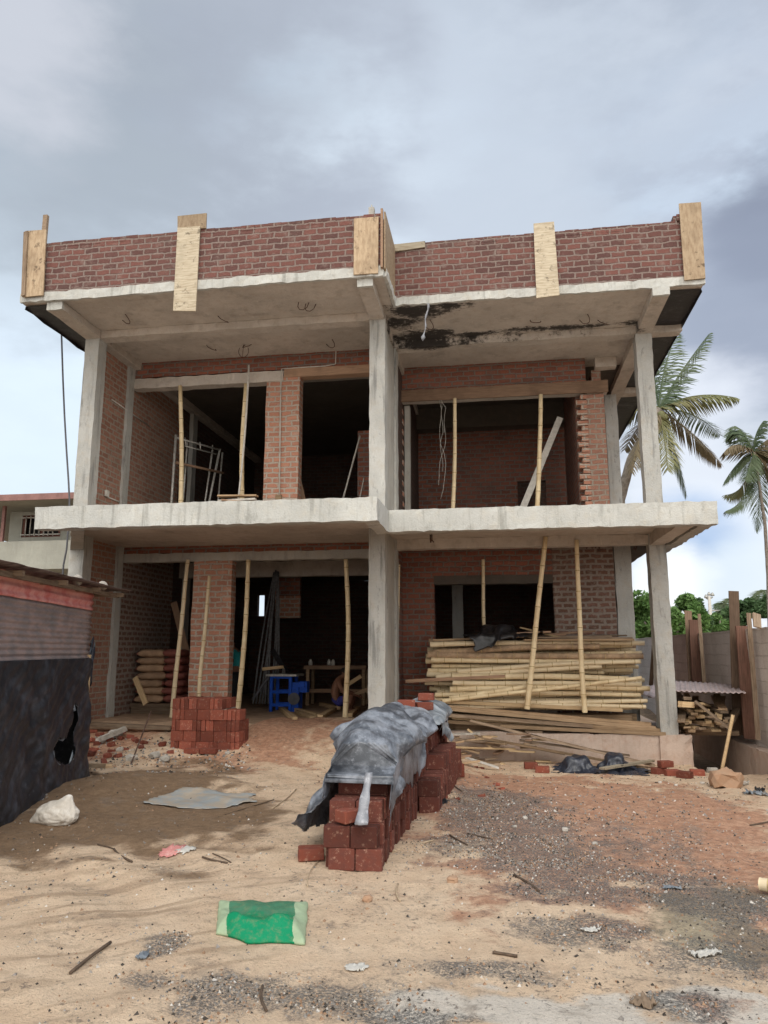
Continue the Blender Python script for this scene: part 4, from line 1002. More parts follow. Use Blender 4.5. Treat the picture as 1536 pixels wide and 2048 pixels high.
# white drip-cloth under the roof
bm=bmesh.new();t0=PZ(855,605,SO);pr_=None
for i in range(13):
    t=i/12;v=607+75*t;u=856-10*t+1.5*math.sin(i);a=PY(u,v,t0.y+.0);wd=.022*(1-.5*t)+(.035 if i==11 else 0)+.006*math.sin(i*2)
    c_=[bm.verts.new(a+Vector((wd*math.cos(k),wd*math.sin(k),0))) for k in(0,2.1,4.2)]
    if pr_:
        for k in range(3):bm.faces.new((pr_[k],pr_[(k+1)%3],c_[(k+1)%3],c_[k]))
    pr_=c_
tag(link('cloth_strip',bm,M['white'],None,True),'white cloth strip dangling from the stained right-hand eave','cloth strip')
# hanging cable at the left
bm=bmesh.new();a=PZ(123,668,7.40)
pts=[a]+[PY(u,v,a.y-.02) for u,v in((124,700),(126,760),(129,830),(133,900),(137,960),(139,1000),(139,1030))]+[PY(u,v,a.y) for u,v in((133,1100),(127,1130),(123,1180),(120,1240))]
tube(bm,pts,.016,7);tag(link('hanging_cable',bm,M['cable']),'thick black cable hanging from the left end of the roof','cable')
# ================================================================ UPSTAIRS LEFT: SCAFFOLD FRAME, HEAP
sf=thing('scaffold_frame','grey steel scaffold frame standing upstairs behind a bamboo prop','scaffold frame',PY(390,1000,14.2)*1)
sf.location.z=S2
def tb(name,pp,r=.02,mm='steel',par=sf):
    bm=bmesh.new();tube(bm,pp,r,7);return link(name,bm,M[mm],par)
Yn,Yr=13.9,15.0
def down(u0,v0,u1,v1,Y):
    a=PY(u0,v0,Y);b_=PY(u1,v1,Y);return [a,b_+(b_-a)*((b_.z-S2)/(a.z-b_.z))]
tb('post',down(352,870,343,1005,Yn),.028);tb('post',down(440,898,418,1005,Yr),.026)
tb('post',down(425,900,410,1005,Yr-.1),.02);tb('post',down(375,880,366,1005,Yn+.3),.018);tb('post',down(445,905,440,960,Yr+.3),.02)
tb('rail',[PY(352,875,Yn),PY(440,900,Yr)],.02);tb('rail',[PY(370,892,Yn+.2),PY(432,908,Yr)],.015);tb('rail',[PY(352,925,Yn-.02),PY(446,946,Yr-.1)],.028,'timber_red')
tb('brace',[PY(370,875,Yn+.2),PY(372,892,Yn+.2)],.012);tb('brace',[PY(400,884,Yn+.5),PY(401,900,Yn+.5)],.012);tb('brace',[PY(425,890,Yr),PY(425,905,Yr)],.012)
gh='offcuts heaped on the upper floor'
for i in range(16):
    z=3.76+.045*i;a=R_.uniform(-.6,.6);c0_=PY(475,1000,13.1);l=R_.uniform(.5,.95)
    plank('offcut',(c0_.x-l/2*math.cos(a),13.1-l/2*math.sin(a)*.4,z+R_.uniform(-.03,.05)),(c0_.x+l/2*math.cos(a),13.1+l/2*math.sin(a)*.4,z+R_.uniform(-.03,.06)),.14,.03,['oldwood','timber_red','pvc','timber'][i%4],'broken board in the heap upstairs between the scaffold frame and pier','offcut',gh)
# ================================================================ GROUND FLOOR LEFT: CEMENT BAGS, TOOLS, PEOPLE
M['bag']=plain('cement_bag_paper',(.38,.25,.16),.8,.18,7,perobj=.15);M['bagred']=plain('cement_bag_print',(.28,.10,.08),.8,.2,10)
def sackmesh(L_,W_,H_,seed,band=True):
    bm=bmesh.new();bmesh.ops.create_grid(bm,x_segments=2,y_segments=2,size=1);bm.clear()
    n=18;m_=12;uv=uvl(bm)
    g=[]
    for i in range(n+1):
        row=[]
        u=i/n*2-1;pin=(1-abs(u)**6)
        for j in range(m_):
            a=2*PI*j/m_
            cx,cz=math.cos(a),math.sin(a)
            cx=math.copysign(abs(cx)**.6,cx);cz=math.copysign(abs(cz)**.7,cz)
            q=Vector((u*L_/2*(1-.04*abs(cz)),cx*W_/2*(.86+.14*pin),H_/2+cz*H_/2*(.25+.75*pin)))
            q+=Vector((0,noise.noise(q*9+Vector((seed,0,0))),noise.noise(q*9+Vector((0,seed,0)))))*.018
            row.append(bm.verts.new(q))
        g.append(row)
    for i in range(n):
        for j in range(m_):
            fc=bm.faces.new((g[i][j],g[i][(j+1)%m_],g[i+1][(j+1)%m_],g[i+1][j]));fc.smooth=True
            if band and (i<1 or i>n-2):fc.material_index=1
    bm.faces.new(g[0][::-1]);bm.faces.new(g[-1]).material_index=1
    bmesh.ops.recalc_face_normals(bm,faces=bm.faces)
    me=bpy.data.meshes.new('cement_bag');bm.to_mesh(me);bm.free();me.materials.append(M['bag']);me.materials.append(M['bagred']);return me
sm_=[sackmesh(.62,.42,.155,s) for s in(1,5)]
ordn=['lowest','second from the floor','third from the floor','fourth from the floor','third from the top','second from the top','topmost']
px=X_(312,1350,14.7)
for col in range(2):
    for i in range(7 if col==0 else 7):
        o=bpy.data.objects.new('cement_bag',sm_[(i+col)%2]);C.objects.link(o)
        o.location=(px+col*.46+R_.uniform(-.03,.03),14.55+col*.15+R_.uniform(-.03,.03),.62+i*.148);o.rotation_euler=(0,0,PI/2*(col)+R_.uniform(-.08,.08)+(.25 if col==0 else .1))
        tag(o,('buff cement bag in the left column, ' if col==0 else 'reddish cement bag in the rear right column, ')+ordn[i],'cement bag','stacked cement bags')
        if col:o.data=sm_[i%2].copy();o.data.materials[0]=M['bagred']
bm=bmesh.new()
for q in range(3):bx(bm,px-.3,px+.75,14.3+q*.25,14.4+q*.25,.42,.55)
bx(bm,px-.32,px+.78,14.28,15.0,.55,.615);tag(link('pallet',bm,M['oldwood']),'low timber platform carrying the cement bags','pallet')
def blobm(name,cen,rad,m,label,cat,seed,amp=.25,fq=3,sub=4,crease=.0,group=None,flat=True):
    bm=bmesh.new();bmesh.ops.create_icosphere(bm,subdivisions=sub,radius=1)
    for v in bm.verts:
        d=v.co.normalized();n_=noise.noise(d*fq*.5+Vector((seed,0,0)))+.5*noise.noise(d*fq+Vector((0,seed,0)))
        cr_=abs(noise.noise(d*fq*1.5+Vector((0,0,seed))))*crease
        v.co=Vector((d.x*rad[0],d.y*rad[1],d.z*rad[2]))*(1+amp*n_-cr_)
        if flat and v.co.z<-.75*rad[2]:v.co.z=-.75*rad[2]
        v.co+=Vector(cen)+Vector((0,0,.72*rad[2]))
    return tag(link(name,bm,M[m],None,True),label,cat,group)
p=PZ(283,1412,.30);blobm('plastic_bag',(p.x,13.55,.42),(.22,.15,.16),'bagred','crumpled red and white bag at the foot of the cement bags','bag',3,.3,3,4,.2)
p=PZ(252,1418,.40);blobm('dark_sack',(p.x,13.9,.42),(.26,.16,.07),'blackpl','flat black sack on the floor by the side wall','sack',6,.3,3,4,.2)
a,b_=PY(270,1355,13.9),PY(292,1408,13.75);plank('board',a,b_,.11,.03,'sawnwood','tan board leaning on the lower cement bags','board',up=Vector((0,1,0)))
a,b_=PY(348,1205,15.2),PY(372,1300,15.0);plank('board',a,b_+(b_-a)*.9,.14,.03,'timber_red','dark reddish board leaning behind the prop left of the pier','board',up=Vector((0,1,0)))
# people
M['skin']=plain('brown_skin',(.16,.075,.045),.6,.12,20);M['hair']=plain('black_hair',(.015,.012,.01),.7,.3,60)
M['teal']=plain('teal_shirt',(.02,.24,.25),.8,.12,20);M['dktr']=plain('dark_trousers',(.018,.02,.022),.85,.2,20);M['shorts']=plain('violet_blue_shorts',(.03,.03,.16),.8,.2,20);M['shoe']=plain('white_shoe',(.5,.5,.52),.6,.1)
def skin(name,V_,E_,m,parent,sub=2,root=0):
    me=bpy.data.meshes.new(name);me.from_pydata([v[:3] for v in V_],E_,[]);me.materials.append(m)
    o=bpy.data.objects.new(name,me);C.objects.link(o)
    md=o.modifiers.new('skin','SKIN');md.use_smooth_shade=True
    for i,v in enumerate(V_):
        r=v[3];me.skin_vertices[0].data[i].radius=(r,v[4] if len(v)>4 else r)
    for i in range(len(V_)):me.skin_vertices[0].data[i].use_root=(i==root)
    o.modifiers.new('sub','SUBSURF').levels=sub;o.modifiers['sub'].render_levels=sub
    o.parent=parent;return o
def hand(V_,E_,w_,c,dirn,side):
    """five short finger chains rooted in the palm vertex"""
    d=Vector(dirn).normalized();s=Vector(side).normalized();pm=Vector(c)+d*.05
    V_.append((*pm,.026,.014));ip=len(V_)-1;E_.append((w_,ip))
    for k,(o_,ln) in enumerate(((-.028,.055),(-.010,.066),(.009,.07),(.027,.062))):
        a=pm+d*.03+s*o_;b2=a+d*ln*.55+Vector((0,0,-.006));c2=b2+d*ln*.45+Vector((0,0,-.016))
        V_+= [(*a,.009),(*b2,.008),(*c2,.0065)];i0=len(V_)-3;E_+=[(ip,i0),(i0,i0+1),(i0+1,i0+2)]
    a=pm-d*.015-s*.035;b2=a+d*.035-s*.012;V_+=[(*a,.010),(*b2,.008)];i0=len(V_)-2;E_+=[(ip,i0),(i0,i0+1)]
def face_(parent,c,fwd,r=.1,hairscale=1.04):
    """hair cap, nose, ears and eyes set on a skinned head"""
    c=Vector(c);fwd=Vector(fwd).normalized();sd2=fwd.cross(Vector((0,0,1))).normalized();up=sd2.cross(fwd)
    bm=bmesh.new();bmesh.ops.create_icosphere(bm,subdivisions=3,radius=1)
    kill=[]
    for v in bm.verts:
        d=v.co.copy();v.co=c+(sd2*d.x*.078+fwd*d.y*.095+up*d.z*.105)*hairscale*(1+.04*noise.noise(d*6))
        if d.z<-.25 or (d.y>.35 and d.z<.45):kill.append(v)
    bmesh.ops.delete(bm,geom=kill,context='VERTS');link('hair',bm,M['hair'],parent,True)
def head(V_,E_,neck,c,fwd):
    c=Vector(c);f2=Vector(fwd).normalized()
    V_+=[(*(c-Vector((0,0,.045))),.062,.070),(*(c+Vector((0,0,.02))),.078,.085),(*(c+Vector((0,0,.075))),.055,.062),(*(c+f2*.085-Vector((0,0,.02))),.018),(*(c+f2*.105-Vector((0,0,.03))),.012)]
    i=len(V_)-5;E_+=[(neck,i),(i,i+1),(i+1,i+2),(i,i+3),(i+3,i+4)]
    s=f2.cross(Vector((0,0,1)))
    for q in(-1,1):
        V_.append((*(c+s*.082*q),.016,.008));E_.append((i+1,len(V_)-1))
# standing person, stooping, facing left towards the pier
P0=PZ(470,1418,.42);P0.z=0.42;Pp=thing('person','person in teal shirt and dark trousers standing in the doorway behind the brick pier','person',P0)
V_=[(0,0,.76,.12,.09),(0,0,.92,.115,.085),(-.02,0,1.08,.125,.095),(-.05,0,1.19,.09,.08),(-.07,0,1.25,.05)]
E_=[(0,1),(1,2),(2,3),(3,4)]
head(V_,E_,4,(-.12,0,1.345),(-1,-.1,-.3))
for sgn in(-1,1):
    b0=len(V_);V_+=[(-.04,.15*sgn,1.17,.055),(-.05,.19*sgn,.93,.042),(-.18,.17*sgn,.76,.030)];E_+=[(3,b0),(b0,b0+1),(b0+1,b0+2)]
    hand(V_,E_,b0+2,(-.18,.17*sgn,.76),(-.6,0,-.6),(0,1,0))
    b0=len(V_);V_+=[(0,.09*sgn,.70,.085),(-.01,.10*sgn,.38,.055),(.01,.10*sgn,.07,.038),(-.12,.11*sgn,.03,.03,.022)];E_+=[(0,b0),(b0,b0+1),(b0+1,b0+2),(b0+2,b0+3)]
bd=skin('body',V_,E_,M['skin'],Pp);face_(Pp,P0+Vector((-.115,0,1.37)),(-1,-.1,-.3))
V_=[(0,0,.72,.15,.115),(0,0,.92,.135,.105),(-.02,0,1.08,.145,.115),(-.05,0,1.19,.11,.095),(-.065,0,1.23,.06)];E_=[(0,1),(1,2),(2,3),(3,4)]
for sgn in(-1,1):
    b0=len(V_);V_+=[(-.04,.15*sgn,1.17,.07),(-.05,.18*sgn,1.02,.06)];E_+=[(3,b0),(b0,b0+1)]
skin('shirt',V_,E_,M['teal'],Pp)
V_=[(0,0,.76,.135,.10)];E_=[]
for sgn in(-1,1):
    b0=len(V_);V_+=[(0,.09*sgn,.70,.098),(-.01,.10*sgn,.38,.075),(.01,.10*sgn,.08,.06)];E_+=[(0,b0),(b0,b0+1),(b0+1,b0+2)]
skin('trousers',V_,E_,M['dktr'],Pp)
for sgn in(-1,1):skin('shoe',[(.04,.10*sgn,.035,.04,.035),(-.06,.105*sgn,.035,.045,.035),(-.15,.11*sgn,.03,.035,.025)],[(0,1),(1,2)],M['shoe'],Pp,1)
# crouching worker, facing right
P0=PZ(672,1426,.42);P0.z=.42;Pc=thing('person','shirtless worker in violet-blue shorts crouching over timber by the middle column','person',P0)
V_=[(0,0,.22,.13,.12),(-.03,0,.38,.12,.095),(0,0,.52,.135,.10),(.06,0,.63,.10,.085),(.10,0,.69,.05)];E_=[(0,1),(1,2),(2,3),(3,4)]
head(V_,E_,4,(.17,0,.76),(1,0,-.55))
for sgn in(-1,1):
    b0=len(V_);V_+=[(.07,.16*sgn,.60,.055),(.20,.19*sgn,.40,.042),(.38,.10*sgn,.36,.03)];E_+=[(3,b0),(b0,b0+1),(b0+1,b0+2)]
    hand(V_,E_,b0+2,(.38,.10*sgn,.36),(1,0,-.3),(0,1,0))
    b0=len(V_);V_+=[(.08,.12*sgn,.22,.085),(.36,.16*sgn,.36,.06),(.26,.16*sgn,.08,.042),(.42,.17*sgn,.03,.035,.022)];E_+=[(0,b0),(b0,b0+1),(b0+1,b0+2),(b0+2,b0+3)]
skin('body',V_,E_,M['skin'],Pc);face_(Pc,P0+Vector((.165,0,.785)),(1,0,-.55))
V_=[(-.01,0,.30,.13,.115),(0,0,.22,.145,.135)];E_=[(0,1)]
for sgn in(-1,1):
    b0=len(V_);V_+=[(.08,.12*sgn,.22,.10),(.24,.145*sgn,.31,.09)];E_+=[(1,b0),(b0,b0+1)]
skin('shorts',V_,E_,M['shorts'],Pc)
# blue bench saw
M['blue']=plain('blue_machine_paint',(.01,.07,.42),.4,.25,12)
Ym=15.2;a,b_=PY(540,1415,Ym),PY(608,1415,Ym);x0,x1=a.x,b_.x;zt_=Z_(570,1347,Ym)
ms_=thing('bench_saw','blue-painted steel bench saw with dark table on the dusty floor','bench saw',((x0+x1)/2,Ym,.42))
for xx in(x0+.02,x0+.42):
    for y in(Ym,Ym+.45):
        bm=bmesh.new();bx(bm,xx-.03,xx+.03,y-.03,y+.03,.42,zt_-.06);link('leg',bm,M['blue'],ms_)
for z in(.52,.78,zt_-.1):
    for y in(Ym-.025,Ym+.425):
        bm=bmesh.new();bx(bm,x0+.052,x0+.388,y,y+.05,z,z+.06);link('cross_rail',bm,M['blue'],ms_)
bm=bmesh.new();bx(bm,x0-.08,x0+.56,Ym-.08,Ym+.55,zt_-.055,zt_-.015);link('table_top',bm,M['steel'],ms_)
bm=bmesh.new();bx(bm,x0+.452,x1-.12,Ym+.0,Ym+.32,.42,.90);bx(bm,x1-.118,x1+.04,Ym+.05,Ym+.25,.80,1.02);bx(bm,x0+.46,x1-.0,Ym+.0,Ym+.3,.902,1.0);link('motor_housing',bm,M['blue'],ms_)
bm=bmesh.new();cc_=Vector((x1-.2,Ym-.03,.68))
tube(bm,[cc_,cc_+Vector((0,-.04,0))],.12,18);link('pulley',bm,M['cable'],ms_)
bm=bmesh.new();tube(bm,[(x0+.2,Ym+.2,zt_-.02),(x0+.205,Ym+.2,zt_-.02+.001)],.001,3);bm.clear()
v_=[bm.verts.new((x0+.2,Ym+.22+.12*math.cos(t*PI/12),zt_-.014+.12*math.sin(t*PI/12))) for t in range(13)];w2=[bm.verts.new(v.co+Vector((.006,0,0))) for v in v_]
bm.faces.new(v_);bm.faces.new(w2[::-1])
for i in range(13):bm.faces.new((v_[i],w2[i],w2[(i+1)%13],v_[(i+1)%13]))
link('saw_blade',bm,M['steel'],ms_)
plank('board',PY(527,1338,15.35),PY(565,1334,15.2),.09,.06,'sawnwood','pale timber block resting on the end of the bench saw','timber block')
a,b_=PY(545,1300,15.9),PY(570,1340,15.7);plank('board',a,b_+(b_-a)*1.0,.1,.03,'blackpl','black board leaning behind the bench saw','board',up=Vector((0,1,0)))
a,b_=PY(538,1352,15.15),PY(505,1400,15.05);rod('handle_bar',a,b_,.03,'cable','dark bar sloping to the floor from the left of the bench saw','bar')
# workbench
wb=thing('workbench','long dim timber workbench behind the bench saw','workbench',(X_(655,1400,17.2),17.2,.42))
wx0,wx1=X_(612,1340,17.2),X_(735,1340,17.2)
bm=bmesh.new();bx(bm,wx0,wx1,17.0,17.6,1.22,1.30);link('bench_top',bm,M['timber_red'],wb)
for xx in(wx0+.05,wx1-.1):
    for y in(17.03,17.52):
        bm=bmesh.new();bx(bm,xx,xx+.07,y,y+.06,.42,1.217);link('leg',bm,M['timber'],wb)
bm=bmesh.new();bx(bm,wx0+.13,wx1-.12,17.04,17.08,.70,.78);link('cross_rail',bm,M['timber_red'],wb)
for u in(621,658,666):
    p=PY(u,1325,17.25);bm=bmesh.new();tube(bm,[(p.x,17.25,1.302),(p.x,17.25,1.36),(p.x,17.25,1.40),(p.x,17.25,1.44)],[.045,.05,.04,.02],10);tag(link('tin_can',bm,M['pvc']),{621:'small pale tin at the left end of the workbench',658:'small pale tin on the workbench, left of the pair',666:'small pale tin on the workbench, right of the pair'}[u],'tin')
# steel conduit pipes leaning on the beam
M['pipes']=plain('dark_steel_pipe',(.15,.15,.155),.5,.3,20)
for i in range(9):
    a=PY(548+i*1.1,1143+R_.uniform(-3,6),16.2);b_=PY(522+i*4.2,1308,15.9);b_=b_+(b_-a)*((b_.z-.42)/(a.z-b_.z))*.9
    rod('steel_pipe',a,b_,.018,'pipes','grey steel pipe in the leaning bundle inside the wide opening','pipe','steel pipes leaning in a bundle',sag=Vector((R_.uniform(-.05,.05),0,0)))
# offcuts on the floor
for u0,v0,u1,v1,l in((556,1412,590,1438,'stubby square timber on the floor before the bench saw'),(588,1418,640,1432,'tan board flat on the floor right of the bench saw'),(642,1408,676,1416,'pale plank end near the crouching worker'),(640,1434,668,1418,'short timber lying askew by the crouching worker'),(596,1424,625,1436,'thin offcut at the edge of the floor'),(700,1430,716,1416,'small block beside the crooked bamboo prop'),(690,1372,722,1352,'timber rising towards the middle column beside the worker'),(700,1392,735,1378,'brown board stacked against the middle column')):
    a=PZ(u0,v0,.46) if v0>1400 else PY(u0,v0,15.1);b_=PZ(u1,v1,.46) if v1>1400 else PY(u1,v1,15.2)
    plank('timber_offcut',a,b_,.1,.07,'sawnwood' if 'brown' not in l else 'timber',l,'offcut')
# ================================================================ LOOSE THINGS ON THE GROUND
M['sackwhite']=plastic('white_woven_sack',(.60,.55,.48),(.75,.71,.65),.7,9)
p=GP(103,1650)
bm=bmesh.new();bmesh.ops.create_icosphere(bm,subdivisions=5,radius=1)
for v in bm.verts:
    d=v.co.copy();q=Vector((d.x*.215,d.y*.14,d.z*.12))
    q.x+=-.02*d.z
    k=math.exp(-((d.x-.55)**2+(d.z-.75)**2+(d.y+.1)**2)/.16);q+=Vector((.03,-.01,.10))*k
    k=math.exp(-((d.x+.95)**2+(d.z+.4)**2)/.15);q+=Vector((-.06,0,-.03))*k
    q*=1+.10*noise.noise(d*2.2)-.07*(1-abs(noise.noise(Vector((d.x*2,d.y*5,d.z*2.2))))*2)**4
    q.z=max(q.z,-.085);v.co=p+q+Vector((0,.08,.08))
tag(link('white_sack',bm,M['sackwhite'],None,True),'small knotted white sack sitting on the brown sand','sack')
# green woven sack
def greenmat():
    m,nt,b=mat('green_woven_sack');U=N(nt,'ShaderNodeTexCoord').outputs['UV'];P=geo(nt)
    s=nt.nodes.new('ShaderNodeSeparateXYZ');nt.links.new(U,s.inputs[0]);n=nz(nt,P,9,6,.65);n2=nz(nt,P,26,5,.7)
    x=math_(nt,'ADD',s.outputs[0],math_(nt,'MULTIPLY',math_(nt,'SUBTRACT',n,.5),.06))
    band=math_(nt,'ADD',math_(nt,'LESS_THAN',x,.13),math_(nt,'GREATER_THAN',x,.86))
    y=math_(nt,'ADD',s.outputs[1],math_(nt,'MULTIPLY',math_(nt,'SUBTRACT',n,.5),.7))
    g=mix(nt,ramp(nt,y,.4,.6),(.0,.23,.10),(.06,.19,.11))
    g=mix(nt,math_(nt,'MULTIPLY',ramp(nt,n2,.45,.7),.5),g,(.20,.22,.12))
    c=mix(nt,band,g,mix(nt,n2,(.26,.34,.20),(.42,.52,.36)))
    nt.links.new(c,b.inputs['Base Color']);b.inputs['Roughness'].default_value=.6
    wv=N(nt,'ShaderNodeTexChecker');wv.inputs['Scale'].default_value=220;nt.links.new(U,wv.inputs['Vector'])
    bump(nt,b,math_(nt,'ADD',n2,math_(nt,'MULTIPLY',wv.outputs['Fac'],.1)),.5,.01);return m
M['green']=greenmat()
bm=bmesh.new();uv=uvl(bm);n1_,n2_=48,30
cor=[PZ(432,1870,0),PZ(610,1893,0),PZ(616,1812,0),PZ(438,1810,0)];mid=PZ(530,1898,0)
def gs(a,b_):
    q=cor[0]*(1-a)*(1-b_)+cor[1]*a*(1-b_)+cor[2]*a*b_+cor[3]*(1-a)*b_
    q+=(Vector((0,-.05,0))*math.sin(PI*min(1,a*1.2))**2)*(1-b_)
    q+=Vector((noise.noise(Vector((a*6,b_*6,1))),noise.noise(Vector((a*6,b_*6,5))),0))*.014
    return q
tp=[];bt=[]
for j in range(n2_+1):
    tr=[];br_=[]
    for i in range(n1_+1):
        a,b2=i/n1_,j/n2_;q=gs(a,b2)
        e=min(1,min(a,1-a)*9,min(b2,1-b2)*6);e=math.sqrt(max(0,e))
        wv=.5+.8*noise.noise(Vector((a*3.2,b2*3,2)))+.35*noise.noise(Vector((a*9,b2*8,4)))-.35*abs(noise.noise(Vector((a*5,b2*9,8))))
        h=.010+e*(.018+.045*max(0,wv)*(1.25-b2*.8)+.05*math.exp(-((b2-.22)/.13)**2)*(.6+.4*math.sin(a*11)))
        g0=G(q.x,q.y)
        tr.append(bm.verts.new((q.x,q.y,g0+h+.006)));br_.append(bm.verts.new((q.x,q.y,g0+.003)))
    tp.append(tr);bt.append(br_)
def fu(vs,us):
    fc=bm.faces.new(vs);fc.smooth=True
    for l,u_ in zip(fc.loops,us):l[uv].uv=u_
for j in range(n2_):
    for i in range(n1_):
        us=[(i/n1_,j/n2_),((i+1)/n1_,j/n2_),((i+1)/n1_,(j+1)/n2_),(i/n1_,(j+1)/n2_)]
        fu((tp[j][i],tp[j][i+1],tp[j+1][i+1],tp[j+1][i]),us);fu((bt[j][i],bt[j+1][i],bt[j+1][i+1],bt[j][i+1]),[us[0],us[3],us[2],us[1]])
for i in range(n1_):
    for j,s in((0,1),(n2_,-1)):
        v4=(tp[j][i],bt[j][i],bt[j][i+1],tp[j][i+1]);fu(v4[::s],[(i/n1_,j/n2_)]*4)
for j in range(n2_):
    for i,s in((0,-1),(n1_,1)):
        v4=(tp[j][i],bt[j][i],bt[j+1][i],tp[j+1][i]);fu(v4[::s],[(i/n1_,j/n2_)]*4)
tag(link('green_sack',bm,M['green'],None,True),'bright green woven sack with pale ends lying flat on the sand','sack')
# sticks, scraps
M['stick']=plain('dry_stick',(.10,.07,.05),.9,.3,30);M['stickp']=plain('pale_stick',(.42,.32,.22),.9,.2,30)
for u0,v0,u1,v1,r,m,l in((140,1950,221,1888,.012,'stick','straight dark stick on the pale sand, nearest the left corner'),(228,1700,264,1726,.012,'stick','short dark stick on the sand before the white sack'),(195,1690,228,1700,.008,'stick','thin twig continuing from the short dark stick'),(405,1716,455,1728,.010,'stick','twig on the sand right of the pink scrap'),(425,1708,462,1726,.006,'stick','thin forked twig right of the pink scrap'),(785,1705,868,1682,.010,'stickp','pale curved stick beside the foot of the long stack'),(900,1672,935,1692,.010,'stick','dark twig on the gravel right of the long stack'),(935,1668,985,1680,.007,'stick','thin twig curving over the grey gravel'),(1028,1752,1078,1785,.012,'stick','dark stick on the dirt in the middle foreground'),(800,1805,796,1770,.009,'stickp','curved pale root on the sand below the long stack'),(525,1975,533,2025,.010,'stick','short upright-lying twig at the bottom of the picture'),(985,1908,1035,1916,.011,'stick','brown chip of wood on the sand, low centre'),(615,1775,638,1722,.007,'stickp','thin straw beside the front of the long stack'),(545,1618,592,1580,.009,'stickp','pale reed sticking out from under the tarpaulin'),(450,1630,548,1600,.006,'stick','long thin twig right of the mud-dusted sheet'),(885,1560,925,1585,.008,'stick','bent twig between the long stack and the ash-grey gravel'),(1560,1640,1500,1652,.01,'stick','twig at the right edge of the dirt')):
    a=GP(u0,v0)+Vector((0,0,r*.8));b_=GP(u1,v1)+Vector((0,0,r*.8));sg=(b_-a).cross(Vector((0,0,1)))*R_.uniform(-.06,.06);r*=.75
    rod('stick',a,b_,r,m,l,'stick',sag=sg)
M['pink']=plastic('pink_scrap',(.55,.22,.20),(.68,.42,.38),.7,14);M['paper']=plastic('white_scrap',(.50,.48,.44),(.62,.60,.56),.8,20)
def scrap(u,v,w_,d_,m,label,seed,cat='scrap',h=.03):
    p=GP(u,v);bm=bmesh.new();n=12;g=[]
    for j in range(n+1):
        r=[]
        for i in range(n+1):
            a,b_=i/n-.5,j/n-.5;x=p.x+a*w_*(1+.3*noise.noise(Vector((b_*4,seed,0))));y=p.y+b_*d_*(1+.4*noise.noise(Vector((a*4,seed,3))))
            r.append(bm.verts.new((x,y,G(x,y)+.008+h*.5*abs(noise.noise(Vector((a*6,b_*6,seed))))*1.6)))
        g.append(r)
    for j in range(n):
        for i in range(n):
            if math.hypot((i+.5)/n-.5,(j+.5)/n-.5)<.46+.12*noise.noise(Vector((i*.5,j*.5,seed))):bm.faces.new((g[j][i],g[j][i+1],g[j+1][i+1],g[j+1][i]))
    bmesh.ops.delete(bm,geom=[q for q in bm.verts if not q.link_faces],context='VERTS')
    o=link('scrap',bm,M[m],None,True);o.modifiers.new('s','SOLIDIFY').thickness=.003;return tag(o,label,cat)
scrap(345,1702,.22,.28,'pink','pink paper scrap on the sand in front of the brown patch',1)
scrap(372,1700,.16,.2,'paper','whitish torn scrap touching the pink one',2)
scrap(712,1938,.13,.10,'paper','small white scrap on the sand below the green sack',3)
scrap(1410,1912,.17,.07,'paper','twisted pale scrap on the mossy dirt at the right',4,h=.05)
scrap(1180,1863,.12,.06,'paper','thin white chip in the dark gravel, low centre right',5)
scrap(1345,1778,.14,.08,'tarp2','silvery wrapper on the dark grit at the right',6)
scrap(875,1606,.22,.16,'blackpl','crumpled black plastic beside the long stack',7,h=.09)
scrap(1285,2008,.13,.12,'oldwood','dark clod lying on the pale concrete at the bottom',8,'clod',.06)
scrap(1510,1590,.30,.22,'tarp2','grey-white rag on rubble at the right edge',9,'rag',.08)
scrap(1520,1583,.12,.10,'blackpl','black rag knot on the grey-white rag',10,'rag',.12)
scrap(285,1915,.07,.1,'tarp2','small grey plastic scrap on the sand',11)
# stones
M['stone']=plain('laterite_stone',(.50,.33,.22),.95,.25,9,c2=(.40,.24,.15),bst=.8,dist=.02);M['lump']=plain('concrete_rubble',(.38,.35,.31),.95,.25,12,bst=.8,dist=.02);M['chip']=plain('white_chips',(.48,.44,.39),.95,.2,12)
def stone(u,v,s,m,label,seed,cat='stone',h=.75):
    s*=.78 if v<1560 else (.5 if m!='stone' else .8)
    p=GP(u,v);bm=bmesh.new();bmesh.ops.create_icosphere(bm,subdivisions=2,radius=1)
    for q in bm.verts:
        d=q.co.copy();d=Vector((math.copysign(abs(d.x)**.6,d.x),math.copysign(abs(d.y)**.6,d.y),math.copysign(abs(d.z)**.6,d.z)))
        q.co=p+Vector((d.x*s,d.y*s*.8,d.z*s*h+s*h*.75))*1+Vector((1,1,1))*(noise.noise(d*1.5+Vector((seed,0,0)))*s*.3)
    return tag(link('stone',bm,M[m]),label,cat)
stone(1452,1573,.25,'stone','large tan laterite block at the foot of the right-hand stick',1,h=.6)
